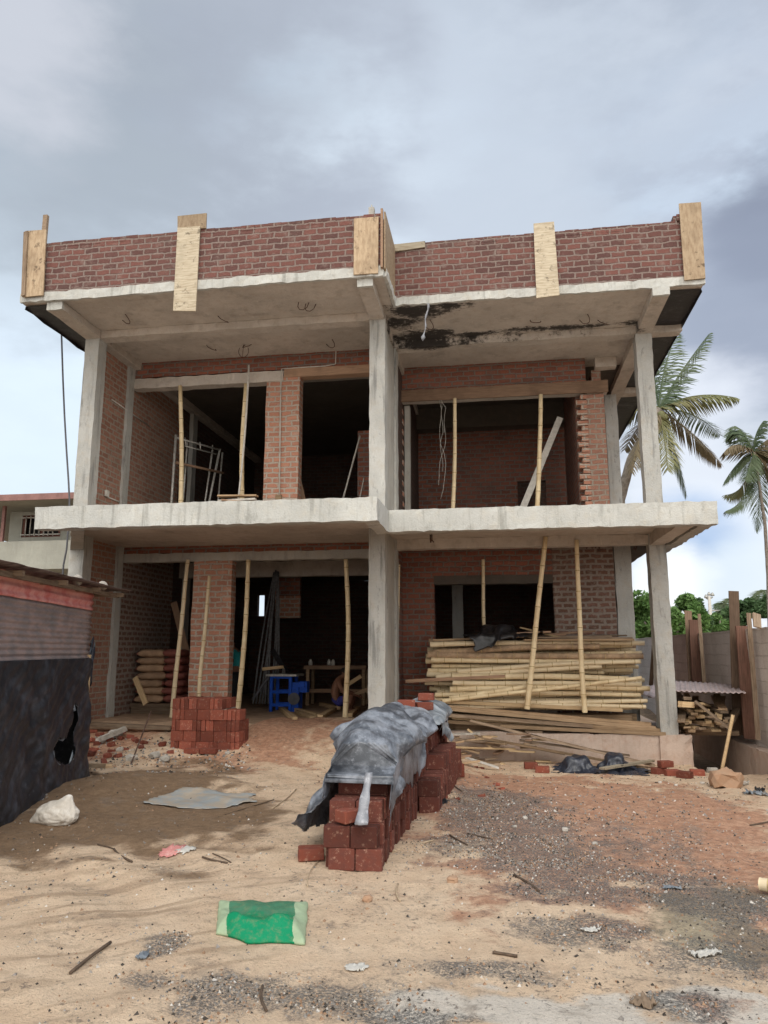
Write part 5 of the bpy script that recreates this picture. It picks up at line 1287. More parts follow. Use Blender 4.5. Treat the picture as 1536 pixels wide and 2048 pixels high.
for i,(u,v,s,m,l) in enumerate(((232,1472,.14,'lump','grey concrete lump on the rubble left of the small brick stack'),(200,1486,.10,'lump','long grey rubble piece beside the concrete lump'),(262,1520,.10,'chip','rounded pale stone near the leaning iron rod'),(310,1515,.10,'lump','dark stone before the small brick stack'),(330,1522,.09,'lump','low grey stone at the sand edge by the brick stack'),(240,1502,.07,'chip','white chip among the left rubble'),(1405,1568,.06,'chip','white pebble beside the laterite block'),(1352,1572,.05,'chip','pale pebble before the corner plinth'),(1320,1566,.05,'chip','small pale pebble further left before the plinth'),(895,1455,.16,'lump','grey-green rock at the left end of the timber stack'),(735,1802,.04,'stone','round tan pebble on the sand, centre'),(1130,1662,.06,'lump','brownish stone on the ashy gravel'),(905,1765,.05,'stone','yellowish clod before the puddle mark'),(1050,1638,.05,'chip','bright white chip on the ashy gravel'),(1360,1482,.07,'lump','stone in the dark gap beside the plinth'),(455,1508,.05,'chip','white crumb at the right foot of the small brick stack'),(180,1512,.09,'lbrick','broken red brick in the rubble by the shed'),(215,1515,.08,'lbrick','half brick half-buried in the left rubble'),(325,1492,.08,'lbrick','brick fragment left of the small brick stack'),(1030,1655,.04,'lump','grey pebble right of the ash patch'),(1190,1690,.05,'lump','buff pebble in the middle right dirt'),(1490,1570,.10,'lump','grey rubble near the right boundary wall'),(1425,1545,.10,'lump','dim rubble in the mouth of the gap'))):
    stone(u,v,s,m,l,i+3,h=.6)
a,b_=GP(262,1528),PY(302,1423,GP(262,1528).y+1.2);rod('iron_rod',a,b_,.012,'rebar','dark iron rod leaning out of the rubble','rod')
plank('plank',PY(172,1448,12.55),PY(345,1456,12.55),.16,.06,'oldwood','weathered plank edging the left floor by the side wall')
plank('plank',GP(160,1536)+Vector((0,0,.04)),GP(218,1540)+Vector((0,0,.05)),.09,.05,'timber','short timber lying at the foot of the shed post')
plank('plank',GP(196,1490)+Vector((0,0,.08)),GP(250,1474)+Vector((0,0,.14)),.10,.07,'lump','grey concrete lintel piece on the left rubble','concrete piece')
# boards on the ground right of the long stack
def GB(u,v):
    p=GP(u,v)
    if p.y>12.95:p=PY(u,v,12.95)
    return p
bl=[(940,1462,1310,1535,.12,'oldwood','longest weathered board sloping along the ground before the plinth'),(950,1480,1290,1540,.08,'timber','brown strip under the longest board'),(980,1488,1130,1512,.10,'oldwood','grey board half under the others, middle'),(890,1506,1030,1502,.05,'sawnwood','pale thin lath on the gravel'),(900,1490,985,1478,.10,'timber','short brown board left of the board heap'),(935,1465,985,1500,.06,'sawnwood','crooked pale stick crossing the board heap'),(1205,1548,1305,1525,.10,'ply_pale','cream board lying on the blue-black sheeting'),(930,1527,998,1540,.05,'paper','thin white lath on the dirt by two bricks'),(905,1472,960,1470,.12,'lump','flat grey slab piece in the board heap'),(910,1484,1000,1495,.09,'oldwood','broken dark board in the board heap'),(1040,1490,1260,1515,.06,'oldwood','thin strip lying beside the longest board'),(895,1500,960,1510,.08,'timber','splintered board end nearest the long stack')]
for i,(u0,v0,u1,v1,w_,m,l) in enumerate(bl):
    h=.03+.022*(i%4)+(.14 if i==0 else 0)
    a=GB(u0,v0);b_=GB(u1,v1);a.z+=h;b_.z+=.03
    plank('board',a,b_,w_,.03,m,l,'board')
for i in range(26):
    u=R_.uniform(880,1080);v=R_.uniform(1470,1528);a=GB(u,v);an=R_.uniform(-.7,.7)+(PI/2 if R_.random()<.2 else 0);l=R_.uniform(.12,.45)
    a.z=max(a.z,G(a.x,a.y))+R_.uniform(.01,.12)*(1 if v<1505 else .3)
    plank('offcut',a,a+Vector((math.cos(an)*l,math.sin(an)*l*.6,R_.uniform(-.03,.05))),R_.uniform(.05,.13),.025,['oldwood','timber','sawnwood','timber_red'][i%4],'short broken offcut in the litter between the long stack and the plinth','offcut','offcuts littered before the plinth')
for i in range(22):
    u=R_.uniform(165,345);v=R_.uniform(1462,1530);p=GP(u,v);k_=i%3
    b1=brick('flat',p.x,p.y,p.z-.01,R_.uniform(0,3),'broken brick half sunk in the rubble between the shed and the small stack','broken bricks in the left rubble',(R_.uniform(-.4,.4),R_.uniform(-.4,.4)));b1.scale=(R_.uniform(.35,.8),R_.uniform(.6,1),R_.uniform(.5,1))
for i in range(16):
    u=R_.uniform(860,1010);v=R_.uniform(1500,1600);p=GP(u,v)
    b1=brick('flat',p.x,p.y,p.z-.012,R_.uniform(0,3),'brick fragment scattered on the ash-grey gravel beside the long stack','brick fragments beside the long stack',(R_.uniform(-.4,.4),R_.uniform(-.4,.4)));b1.scale=(R_.uniform(.2,.5),R_.uniform(.3,.7),R_.uniform(.3,.6))
# bamboo end at the right edge
bamboo('bamboo_pole',PZ(1520,1768,.05),PZ(1640,1790,.05),.045,'cut bamboo end lying at the right edge of the yard')
# grit and gravel (uncountable)
st=bmesh.new();rs=random.Random(3)
def peb(bm,x,y,s):
    z=G(x,y);a=rs.uniform(0,6)
    vs=[bm.verts.new((x+math.cos(a+k*2.1)*s*rs.uniform(.7,1.2),y+math.sin(a+k*2.1)*s*rs.uniform(.7,1.2),z-.002)) for k in range(3)]
    t=bm.verts.new((x+rs.uniform(-.3,.3)*s,y+rs.uniform(-.3,.3)*s,z+s*rs.uniform(.5,1)))
    mi=rs.choice((0,0,0,1,1,1,1,2,2,2,3))
    for k in range(3):bm.faces.new((vs[k],vs[(k+1)%3],t)).material_index=mi
for cx,cy,rx,ry,s in WB['gravel']:
    for _ in range(int(3800*rx*ry*s)+90):
        a=rs.uniform(0,6.283);r=math.sqrt(rs.random())*1.1;x=cx+rx*r*math.cos(a);y=cy+ry*r*math.sin(a)
        if noise.noise(Vector((x*4,y*4,44)))>-.1+.3*rs.random()-.15:peb(st,x,y,rs.uniform(.004,.014))
for _ in range(3600):
    y=3.3+8*rs.random()**1.6;x=rs.uniform(-.62*y-.5,.42*y+.6)
    if noise.noise(Vector((x*1.5,y*1.5,60)))+rs.random()*.5>.15:peb(st,x,y,rs.uniform(.003,.010)*(1+.10*y))
for _ in range(900):
    u=rs.uniform(880,1500);v=rs.uniform(1530,1640);p=GP(u,v);peb(st,p.x,p.y,rs.uniform(.008,.022))
for _ in range(700):
    u=rs.uniform(165,500);v=rs.uniform(1475,1545);p=GP(u,v);peb(st,p.x,p.y,rs.uniform(.01,.035))
for _ in range(1500):
    y=3.3+9.5*rs.random()**1.3;x=rs.uniform(-.62*y-.5,.42*y+.6)
    if noise.noise(Vector((x*1.1,y*1.1,80)))>.05 or x>0:peb(st,x,y,rs.uniform(.008,.022)*rs.choice((.6,1,1)))
M['grit']=plain('dark_grit',(.06,.052,.045),.95,.3,30);M['grit2']=plain('grey_grit',(.24,.22,.20),.95,.3,30);M['grit3']=plain('tan_grit',(.30,.19,.12),.95,.3,30);M['grit4']=plain('pale_grit',(.5,.47,.43),.95,.2,30)
tag(link('gravel',st,[M['grit'],M['grit2'],M['grit3'],M['grit4']]),'scattered dark grit and gravel over the yard','gravel',None,'stuff')
# ================================================================ SHED ON THE LEFT
Q0=PZ(0,1640,0);Q1=PZ(155,1560,0);dS=(Q1-Q0);dS.z=0;dS.normalize();nS=Vector((dS.y,-dS.x,0))
Q9=Q1-dS*4.2
SH=thing('work_shed','makeshift shed of black sheeting, rusty corrugated iron and a red sheet','shed',Q1-dS*2)
def SP(s,z,o=0): return Q1-dS*s+nS*o+Vector((0,0,z))   # s metres towards the camera from the far post
M['corr']=plain('dull_corrugated_iron',(.36,.33,.33),.45,.3,5,.2,c2=(.44,.33,.31));M['redsh']=plain('red_painted_sheet',(.80,.22,.20),.5,.15,5,c2=(.85,.45,.42));M['rust']=plain('rusty_roof_sheet',(.10,.06,.05),.8,.4,8,c2=(.22,.17,.16))
M['blackt']=plastic('black_wall_sheeting',(.014,.015,.02),(.07,.076,.095),.5,4,(.45,.75),.5)
def corr(name,s0,s1,z0,z1,o,m,parent,pitch=.055,amp=.009,tilt=0,ns=24):
    bm=bmesh.new();nz_=int((z1-z0)/pitch*8);g=[]
    for j in range(nz_+1):
        z=z0+(z1-z0)*j/nz_;g.append([bm.verts.new(SP(s0+(s1-s0)*i/ns,z+tilt*(i/ns)+.006*noise.noise(Vector((i*.7,z*3,0))),o+amp*math.sin(2*PI*(z-z0)/pitch)+.01*noise.noise(Vector((i*.3,z*2,5))))) for i in range(ns+1)])
    for j in range(nz_):
        for i in range(ns):bm.faces.new((g[j][i],g[j][i+1],g[j+1][i+1],g[j+1][i])).smooth=True
    o_=link(name,bm,M[m],parent);o_.modifiers.new('s','SOLIDIFY').thickness=.002;return o_
za=PY(175,1325,Q1.y).z;zr=PY(187,1216,Q1.y).z;zt2=PY(187,1190,Q1.y).z
corr('corrugated_sheet',-.04,4.2,za-.02,zr,.02,'corr',SH,.066,.013)
corr('red_sheet',-.03,4.2,zr-.03,zr+.27,.032,'redsh',SH,.085,.010)
# black sheeting with the torn hole
hole=[PX_ for PX_ in [(135,1408),(141,1412),(140,1440),(134,1468),(133,1500),(124,1528),(112,1530),(93,1518),(92,1498),(98,1478),(118,1476),(128,1450),(130,1425)]]
def toS(u,v):
    d=ray(u,v);t=(Q1-EY).dot(nS)/d.dot(nS);p=EY+d*t;return (Q1-p).dot(dS),p.z
HP=[toS(u,v) for u,v in hole];hc=(sum(p[0] for p in HP)/len(HP),sum(p[1] for p in HP)/len(HP))
bm=bmesh.new();ns,nzz=190,90;g=[]
for j in range(nzz+1):
    z=-.05+(za+.06+.05)*j/nzz;row=[]
    for i in range(ns+1):
        s=4.2*i/ns;wq=.3*noise.noise(Vector((s*1.2,z*1.2,77)))
        sagw=.05*noise.noise(Vector((s*1.5,z*.8,3)))+.018*noise.noise(Vector((s*4+z*2,z*3,7)))+.02*abs(noise.noise(Vector((s*2.2,z*1.1,11))))
        fo=.05*math.exp(-((z)/.25)**2)+.035*tri((s+wq)*1.1+z*.35)+.022*tri((s*.8-z*1.3+wq)*1.7)+.012*tri((s*1.4+z*2.1-wq)*2.6)
        row.append(bm.verts.new(SP(s,z,.045+sagw*(.3+.7*min(1,(za-z)*2+.1))+fo)))
    g.append(row)
for j in range(nzz):
    for i in range(ns):
        s=4.2*(i+.5)/ns;z=-.05+(za+.11)*(j+.5)/nzz
        if inpoly(s+.012*noise.noise(Vector((s*40,z*40,0))),z,HP):continue
        fc=bm.faces.new((g[j][i],g[j][i+1],g[j+1][i+1],g[j+1][i]));fc.smooth=True
o=link('black_sheeting',bm,M['blackt'],SH);o.modifiers.new('s','SOLIDIFY').thickness=.003
# torn pale flaps round the hole
for i in range(len(HP)):
    if i in(0,4,6,7,9,12):
        a=HP[i];b_=HP[(i+1)%len(HP)];bm=bmesh.new()
        m_=((a[0]+b_[0])/2+.03*(1 if a[0]>hc[0] else -1),(a[1]+b_[1])/2-.03)
        v3=[bm.verts.new(SP(a[0],a[1],.075)),bm.verts.new(SP(b_[0],b_[1],.08)),bm.verts.new(SP(m_[0],m_[1],.11))];bm.faces.new(v3)
        bmesh.ops.subdivide_edges(bm,edges=bm.edges,cuts=2)
        o=link('torn_flap',bm,M['tarp2'],SH,True);o.modifiers.new('s','SOLIDIFY').thickness=.003
bm=bmesh.new();beam(bm,SP(-.045,-.1,.03),SP(-.045,za+.1,.03),.045,.04,up=nS);link('corner_post',bm,M['sawnwood'],SH)
# flap hanging past the corner
bm=bmesh.new();g=[]
for j in range(9):
    g.append([bm.verts.new(SP(-.05-.12*i/6-.02*math.sin(j),za+.28-.48*j/8+.08*math.sin(i*1.2)-(.06*i/6),.03+.03*math.sin(i*1.5+j*.4))) for i in range(7)])
for j in range(8):
    for i in range(6):bm.faces.new((g[j][i],g[j][i+1],g[j+1][i+1],g[j+1][i])).smooth=True
o=link('sheeting_flap',bm,M['navy'],SH);o.modifiers.new('s','SOLIDIFY').thickness=.003
# other sides, frame and roof
bm=bmesh.new();
for a,b_ in((SP(-.02,0,-.02),SP(-.02,0,-3)),(SP(4.2,0,-.02),SP(4.2,0,-3)),(SP(-.02,0,-3),SP(4.2,0,-3))):
    v4=[bm.verts.new(a+Vector((0,0,-.1))),bm.verts.new(b_+Vector((0,0,-.1))),bm.verts.new(b_+Vector((0,0,zr+.2))),bm.verts.new(a+Vector((0,0,zr+.2)))];bm.faces.new(v4)
o=link('wall_sheeting',bm,M['blackt'],SH);o.modifiers.new('s','SOLIDIFY').thickness=.01
zr2=PY(245,1186,Q1.y+.1).z+.05
bm=bmesh.new();g=[];n_s,n_o=30,60
for i in range(n_s+1):
    s=-.55+4.9*i/n_s
    g.append([bm.verts.new(SP(s,zr2+.01-.015*max(0,s)+.010*math.sin(k*1.15)+(n_o-k)/n_o*.02-.02*noise.noise(Vector((s,k*.2,0))),.42-3.5*(1-k/n_o)+.03*noise.noise(Vector((s*3,9,0))))) for k in range(n_o+1)])
for i in range(n_s):
    for k in range(n_o):bm.faces.new((g[i][k],g[i+1][k],g[i+1][k+1],g[i][k+1])).smooth=True
o=link('roof_sheet',bm,M['rust'],SH);o.modifiers.new('s','SOLIDIFY').thickness=.004
for s in(-.4,.7,1.9,3.1):
    bm=bmesh.new();beam(bm,SP(s,zr2-.04-.015*max(0,s),-2.9),SP(s,zr2-.05-.015*max(0,s),.33),.06,.05);link('rafter',bm,M['oldwood'],SH)
bm=bmesh.new();beam(bm,SP(-.5,zr2-.06,.22),SP(4.2,zr2-.13,.22),.05,.05);link('purlin',bm,M['oldwood'],SH)
for q in(0,2):
    p_=SP(.2+q*.5,zr2+.03-.01*q,.2);bm=bmesh.new();bmesh.ops.create_icosphere(bm,subdivisions=2,radius=.05)
    for v in bm.verts:v.co=p_+v.co*(1+.4*noise.noise(v.co*9+Vector((q,0,0))))*Vector((1.3,1,.5)).x+Vector((0,0,.0));
    tag(link('stone',bm,M['lump']),['pale stone at the far end of the shed roof edge','pale stone second along the shed roof edge','pale stone mid-way along the shed roof edge','pale stone fourth along the shed roof edge','pale stone on the shed roof nearest the picture edge'][q],'stone')
# ================================================================ NEIGHBOUR HOUSE, LEFT
M['nwall']=concrete('neighbour_plaster',(.40,.40,.35),.25,dark=(.22,.21,.18),warm=(.38,.36,.30));M['nroof']=plain('maroon_fascia',(.26,.14,.125),.7,.2,4);M['frame']=plain('brown_window_frame',(.14,.06,.045),.7,.2);M['dark']=plain('dark_room',(.02,.02,.022),.9,.2)
NB=thing('neighbour_house','pale plastered two-storey house with maroon eave and barred windows on the left','house',(-14,21,0));Yn=20.
def nq(u,v,Y=Yn):return PY(u,v,Y)
xr0=X_(200,1100,Yn);xl0=X_(22,1040,Yn)-6
ztp=Z_(70,998,Yn-.8)
zbal=Z_(60,1082,Yn);zbb=Z_(60,1128,Yn)
w1=(X_(44,1050,Yn+1),X_(122,1050,Yn+1),Z_(80,1074,Yn+1),Z_(80,1030,Yn+1));w2_=(X_(35,1150,Yn+1),X_(108,1150,Yn+1),Z_(70,1172,Yn+1),Z_(70,1142,Yn+1))
xu=X_(20,1040,Yn+1)
def nwall(x0,x1,y0,y1,z0,z1,holes):
    o=wallholes(x0,x1,y0,y1,z0,z1,holes,'nwall','wall');o.parent=NB;o.matrix_parent_inverse=Matrix.Translation(NB.location).inverted();return o
nwall(xu,xr0,Yn+1,Yn+1.2,zbb,ztp,[w1]);nwall(xl0,xr0,Yn+1,Yn+1.2,0,zbb-.002,[w2_])
box('balcony_wall',M['nwall'],NB,xl0,xr0,Yn,Yn+.15,zbb,zbal);box('balcony_slab',M['nwall'],NB,xl0,xr0,Yn-.05,Yn+.99,zbb-.16,zbb-.003)
box('wall',M['nwall'],NB,xu,xu+.2,Yn+1.203,Yn+7,zbb,ztp);box('wall',M['nwall'],NB,xr0-.2,xr0,Yn+1.203,Yn+7,0,ztp)
box('roof',M['nwall'],NB,xl0+1,xr0+.4,Yn-.75,Yn+7.5,ztp,ztp+.14);box('fascia_board',M['nroof'],NB,xl0+1,xr0+.42,Yn-.8,Yn-.752,ztp-.02,ztp+.16);box('balcony_post',M['nroof'],NB,X_(2,1040,Yn),X_(2,1040,Yn)+.09,Yn+.02,Yn+.1,zbal,ztp)
for (x0,x1,z0,z1) in(w1,w2_):
    fr=bmesh.new()
    for a in((x0,x0+.09,z0,z1),(x1-.09,x1,z0,z1),(x0+.092,x1-.092,z1-.09,z1),(x0+.092,x1-.092,z0,z0+.08),((x0+x1)/2-.04,(x0+x1)/2+.04,z0+.082,z1-.092)):bx(fr,a[0],a[1],Yn+1.03,Yn+1.12,a[2],a[3])
    wf=link('window_frame',fr,M['frame'],NB)
    bm=bmesh.new();x=x0+.15
    while x<x1-.1:tube(bm,[(x,Yn+.97,z0+.03),(x,Yn+.97,z1-.03)],.022,5);x+=.155
    bx(bm,x0,x1,Yn+.96,Yn+.985,z0+.06,z0+.09);bx(bm,x0,x1,Yn+.96,Yn+.985,z1-.1,z1-.07)
    g_=link('window_bars',bm,M['pvc'],NB)
    bm=bmesh.new();bx(bm,x0,x1,Yn+1.25,Yn+1.27,z0,z1);link('window_pane',bm,M['dark'],NB)
# ================================================================ BOUNDARY WALL, RIGHT
XW=4.12
bwz=[(8.2,11.9,PXx(1530,1250,XW).z),(11.9,15.5,PXx(1450,1262,XW).z),(15.5,24,2.0),(24,40,2.0)]
BWt=thing('boundary_wall','grey cement block boundary wall stepping down along the right side','wall',(XW,15,0))
for y0,y1,z in bwz:
    slabcut('wall_section',M['block'],BWt,XW,XW+.16,y0,y1-.003,-.5,z,step=.4,amp=.015,edge=.012)
slabcut('wall_footing',M['plinth'],BWt,XW-.22,XW-.002,8.2,17,-.5,PXx(1500,1492,XW-.2).z,step=.2,amp=.03,edge=.04)
box('wall_pier',M['column'],BWt,XW-.06,XW-.003,11.8,12.05,.1,bwz[1][2])
M['rustw']=wood('dark_red_timber',(.17,.085,.06),(.09,.05,.035))
M['rustp']=wood('weathered_brown_post',(.24,.16,.11),(.14,.09,.06))
def lean(u0,v0,u1,v1,w_,m,label,X=XW-.09,t=.03):
    a=PXx(u0,v0,X);b_=PXx(u1,v1,X-.08);return plank('plank',a,b_,w_,t,m,label,'plank',up=Vector((0,1,0)))
lean(1467,1182,1476,1470,.17,'rustp','tallest brown plank standing against the boundary wall')
lean(1484,1252,1500,1478,.20,'rustw','wide dark red plank beside the tallest one on the boundary wall',X=XW-.05)
lean(1496,1226,1516,1480,.07,'oldwood','thin pale batten beside the wide dark plank')
lean(1376,1222,1386,1385,.15,'rustp','brown plank leaning on the far part of the boundary wall')
lean(1387,1240,1396,1385,.20,'rustw','wide dark plank on the far part of the boundary wall',X=XW-.05)
lean(1398,1228,1410,1388,.06,'oldwood','thin pale batten on the far part of the boundary wall')
lean(1312,1240,1300,1395,.10,'oldwood','grey plank tilted behind the corner column')
lean(1513,1228,1515,1255,.12,'oldwood','post stub rising above the boundary wall')
lean(1452,1235,1454,1262,.10,'timber_red','short plank stub showing over the wall top') if False else None
# shelter over firewood in the gap
SHL=thing('wood_shelter','low corrugated sheet shelter over stacked timber between plinth and boundary wall','shelter',(3.5,13.8,-.2))
def csheet(c4,nw,name,m,amp=.009):
    bm=bmesh.new();g=[];n=nw*8
    for j in range(9):
        r=[]
        for i in range(n+1):
            a,b_=i/n,j/8;q=c4[0].lerp(c4[1],a).lerp(c4[3].lerp(c4[2],a),b_);q=q+Vector((0,0,amp*math.sin(2*PI*nw*a)+.01*noise.noise(q*4)));r.append(bm.verts.new(q))
        g.append(r)
    for j in range(8):
        for i in range(n):bm.faces.new((g[j][i],g[j][i+1],g[j+1][i+1],g[j+1][i])).smooth=True
    o=link(name,bm,m,SHL);o.modifiers.new('s','SOLIDIFY').thickness=.004
M['galv']=plain('dull_galvanised_sheet',(.46,.37,.36),.5,.2,6,.2)
csheet([PY(1350,1382,13.3),PY(1492,1386,13.0),PY(1478,1368,15.2),PY(1350,1362,15.4)],13,'roof_sheet',M['galv'])
csheet([PY(1282,1388,13.9),PY(1352,1408,13.7),PY(1352,1375,15.0),PY(1292,1370,15.2)],5,'roof_sheet',M['galv'])
for u,y in((1362,13.9),):
    bm=bmesh.new();p=PY(u,1390,y);bx(bm,p.x-.03,p.x+.03,y-.03,y+.03,-.4,p.z);link('post',bm,M['oldwood'],SHL)
for y in(13.75,14.6):
    bm=bmesh.new();bx(bm,3.02,3.88,y,y+.08,.24,.32);link('bearer',bm,M['oldwood'],SHL)
k=0
for i in range(48):
    u=1362+R_.uniform(0,100);v=1462-R_.uniform(0,70)*(1-.4*(u-1362)/85);y=13.15+R_.uniform(0,.25);a=PY(u,v,y);a.z=max(a.z,.34)
    b_=a+Vector((R_.uniform(-.45,.45)+(.25 if u>1415 else 0),R_.uniform(.7,1.8),R_.uniform(-.15,.28)));b_.x=min(b_.x,4.0)
    plank('firewood',a,b_,R_.uniform(.07,.15),R_.uniform(.03,.06),['oldwood','timber','sawnwood'][i%3],'weathered timber end in the pile under the corrugated shelter','timber','timbers piled under the corrugated shelter')
plank('board',PY(1390,1402,13.1),PY(1462,1460,12.95),.16,.03,'oldwood','grey board sliding out of the sheltered timber pile','board')
plank('board',PY(1360,1408,13.1),PY(1385,1410,13.2),.09,.09,'sawnwood','fresh-cut square timber end under the shelter','board')
rod('wooden_stick',GP(1443,1545)+Vector((0,0,.0)),PY(1466,1430,12.9),.028,'sawnwood','pale stick propped against the sheltered timber pile','stick')
# ================================================================ VEGETATION
def leafmat(name,c,c2):
    m,nt,b=mat(name);P=geo(nt);n=nz(nt,P,.9,4,.6);n2=nz(nt,P,7,3,.6)
    cc=mix(nt,ramp(nt,n,.3,.7),c,c2);cc=mix(nt,math_(nt,'MULTIPLY',n2,.4),cc,sc(c,.6));nt.links.new(cc,b.inputs['Base Color']);b.inputs['Roughness'].default_value=.55
    t=N(nt,'ShaderNodeBsdfTranslucent');nt.links.new(cc,t.inputs[0]);mx=N(nt,'ShaderNodeMixShader');mx.inputs[0].default_value=.25
    nt.links.new(b.outputs[0],mx.inputs[1]);nt.links.new(t.outputs[0],mx.inputs[2]);nt.links.new(mx.outputs[0],nt.nodes['Material Output'].inputs[0]);return m
M['leaf']=leafmat('mango_leaves',(.12,.23,.06),(.20,.33,.11));M['leafd']=leafmat('dark_leaves',(.07,.13,.05),(.12,.20,.08))
M['palmg']=leafmat('palm_green',(.09,.13,.065),(.17,.20,.115));M['palmy']=leafmat('palm_yellowing',(.20,.21,.09),(.30,.27,.14));M['palmb']=leafmat('palm_browning',(.20,.16,.09),(.28,.21,.13))
M['bark']=plain('grey_bark',(.20,.17,.14),.95,.3,8,bst=.8,dist=.03)
def crown(name,cen,rad,n,sz,m,parent,seed,gap=.0):
    bm=bmesh.new();rr=random.Random(seed);cen=Vector(cen);cl=[]
    for _ in range(40):
        while 1:
            d=Vector((rr.uniform(-1,1),rr.uniform(-1,1),rr.uniform(-1,1)))
            if .35<d.length<1:break
        cl.append((Vector((d.x*rad[0],d.y*rad[1],d.z*rad[2])),rr.uniform(.18,.38)))
    for _ in range(n):
        c0,cr_=cl[rr.randrange(40)]
        d=Vector((rr.gauss(0,1),rr.gauss(0,1),rr.gauss(0,1))).normalized()*rr.random()**.4
        q=cen+c0+Vector((d.x*rad[0],d.y*rad[1],d.z*rad[2]))*cr_
        a=Vector((rr.gauss(0,1),rr.gauss(0,1),rr.gauss(0,.6))).normalized();b_=a.cross(Vector((rr.gauss(0,1),rr.gauss(0,1),rr.gauss(0,1)))).normalized();s=sz*rr.uniform(.6,1.3)
        vs=[bm.verts.new(q+a*s),bm.verts.new(q+b_*s*.45),bm.verts.new(q-a*s),bm.verts.new(q-b_*s*.45)];bm.faces.new(vs)
    return link(name,bm,M[m],parent)
def tree(label,u,vtop,vbot,Y,ru,m,seed,n=9000,sz=.16,cat='tree'):
    top=PY(u,vtop,Y);bot=PY(u,vbot,Y);rx=abs(PY(u+ru,vtop,Y).x-top.x);c_=(top+bot)/2
    t=thing('tree',label,cat,(c_.x,Y,0));c_.z=(top.z+bot.z)/2
    crown('crown',c_,(rx,rx*.8,(top.z-bot.z)/2),n,sz,m,t,seed)
    bm=bmesh.new();tube(bm,[(c_.x,Y,-.2),(c_.x+.1,Y,c_.z*.5),(c_.x,Y,c_.z)],[.25,.2,.12],8)
    for k in range(4):
        a=k*1.7;tube(bm,[(c_.x+.05,Y,c_.z*.45),(c_.x+math.cos(a)*rx*.35,Y+math.sin(a)*rx*.3,c_.z*.85),(c_.x+math.cos(a)*rx*.6,Y+math.sin(a)*rx*.5,c_.z*1.1)],[.12,.07,.03],6)
    link('trunk',bm,M['bark'],t);return t
tree('rounded bright green tree beyond the wall, nearest the corner column',1335,1183,1330,34,82,'leaf',1,16000,.13)
tree('dark green tree just left of the slanting far plank, right of the bright tree',1400,1205,1290,40,26,'leafd',2,5000,.12)
tree('small green tree behind the rear column of the right bay',1275,1195,1320,38,30,'leaf',3,5000,.13)
tree('low pale green shrub at the foot of the lamp mast',1432,1230,1275,42,26,'leaf',4,4000,.12,'shrub')
tree('broad olive tree behind the tallest plank',1490,1198,1260,48,42,'leafd',5,7000,.15)
tree('dark tree crown at the right edge behind the wall',1540,1188,1262,46,28,'leafd',6,6000,.15)
tree('hazy low bush behind the white roof',1455,1222,1262,52,30,'palmg',7,4000,.15,'shrub')
def frond(bm,base,ctrl,tip,L_,n=66,mi=0,droop=.55,rr=random):
    base,ctrl,tip=Vector(base),Vector(ctrl),Vector(tip)
    P_=[base*(1-t)**2+ctrl*2*t*(1-t)+tip*t*t for t in[i/n for i in range(n+1)]]
    tube(bm,P_[::5]+([P_[-1]] if (n%5) else []),[.035*(1-.85*i/(len(P_[::5]))) for i in range(len(P_[::5])+(1 if n%5 else 0))],4,mi)
    for i in range(3,n+1):
        t=i/n;d=(P_[i]-P_[i-1]).normalized();s=d.cross(Vector((0,0,1)))
        if s.length<.05:s=Vector((1,0,0))
        s.normalize()
        ln=L_*(.35+1.0*math.sin(PI*min(1,t*.92+.08))**.7)*(1-.35*t)
        for sg in(-1,1):
            if rr.random()<.06:continue
            dd=(s*sg*(.75)+d*.55+Vector((0,0,-droop*(.6+.8*rr.random())))).normalized()
            m1=P_[i]+dd*ln*.5;m2=m1+(dd+Vector((0,0,-.6*droop))).normalized()*ln*.5*rr.uniform(.8,1.1);w_=.026
            wv=d*w_
            a,b_,c1,c2,e=bm.verts.new(P_[i]-wv*.6),bm.verts.new(P_[i]+wv*.6),bm.verts.new(m1+wv),bm.verts.new(m1-wv),bm.verts.new(m2)
            bm.faces.new((a,b_,c1,c2)).material_index=mi;bm.faces.new((c2,c1,e)).material_index=mi
def palm(label,cr,Y,fr,trunk,seed,L_=.8,k=1):
    c_=PY(cr[0],cr[1],Y);rr=random.Random(seed)
    pts=[PY(u,v,Y) for u,v in trunk]+[c_];b0=pts[0].copy()
    if b0.z>0:pts=[Vector((b0.x-.3,Y,-.2))]+pts
    t=thing('palm_tree',label,'palm tree',(pts[0].x,Y,0))
    bm=bmesh.new();n=len(pts);fine_=[]
    for i in range(n-1):
        for q in range(6):fine_.append(pts[i].lerp(pts[i+1],q/6))
    fine_.append(pts[-1]);tube(bm,fine_,[.19*k-(.07*k)*i/len(fine_)+.008*(i%2) for i in range(len(fine_))],9);link('trunk',bm,M['bark'],t)
    bm=bmesh.new()
    for _ in range(9):
        a=rr.uniform(0,6.28);q=c_+Vector((math.cos(a)*.22,math.sin(a)*.2,-.25-rr.random()*.2))*k;bmesh.ops.create_icosphere(bm,subdivisions=2,radius=.12*k,matrix=Matrix.Translation(q))
    link('coconuts',bm,M['palmy'],t)
    for tip,mid_,dy,mi in fr:
        bm=bmesh.new();tp_=PY(*tip,Y+dy);md=PY(*mid_,Y+dy*.5);ct=md*2-(c_+tp_)*.5
        frond(bm,c_,ct,tp_,L_,66,0,.55 if dy<2 else .4,rr)
        link('frond',bm,M[('palmg','palmy','palmb')[mi]],t)
    return t
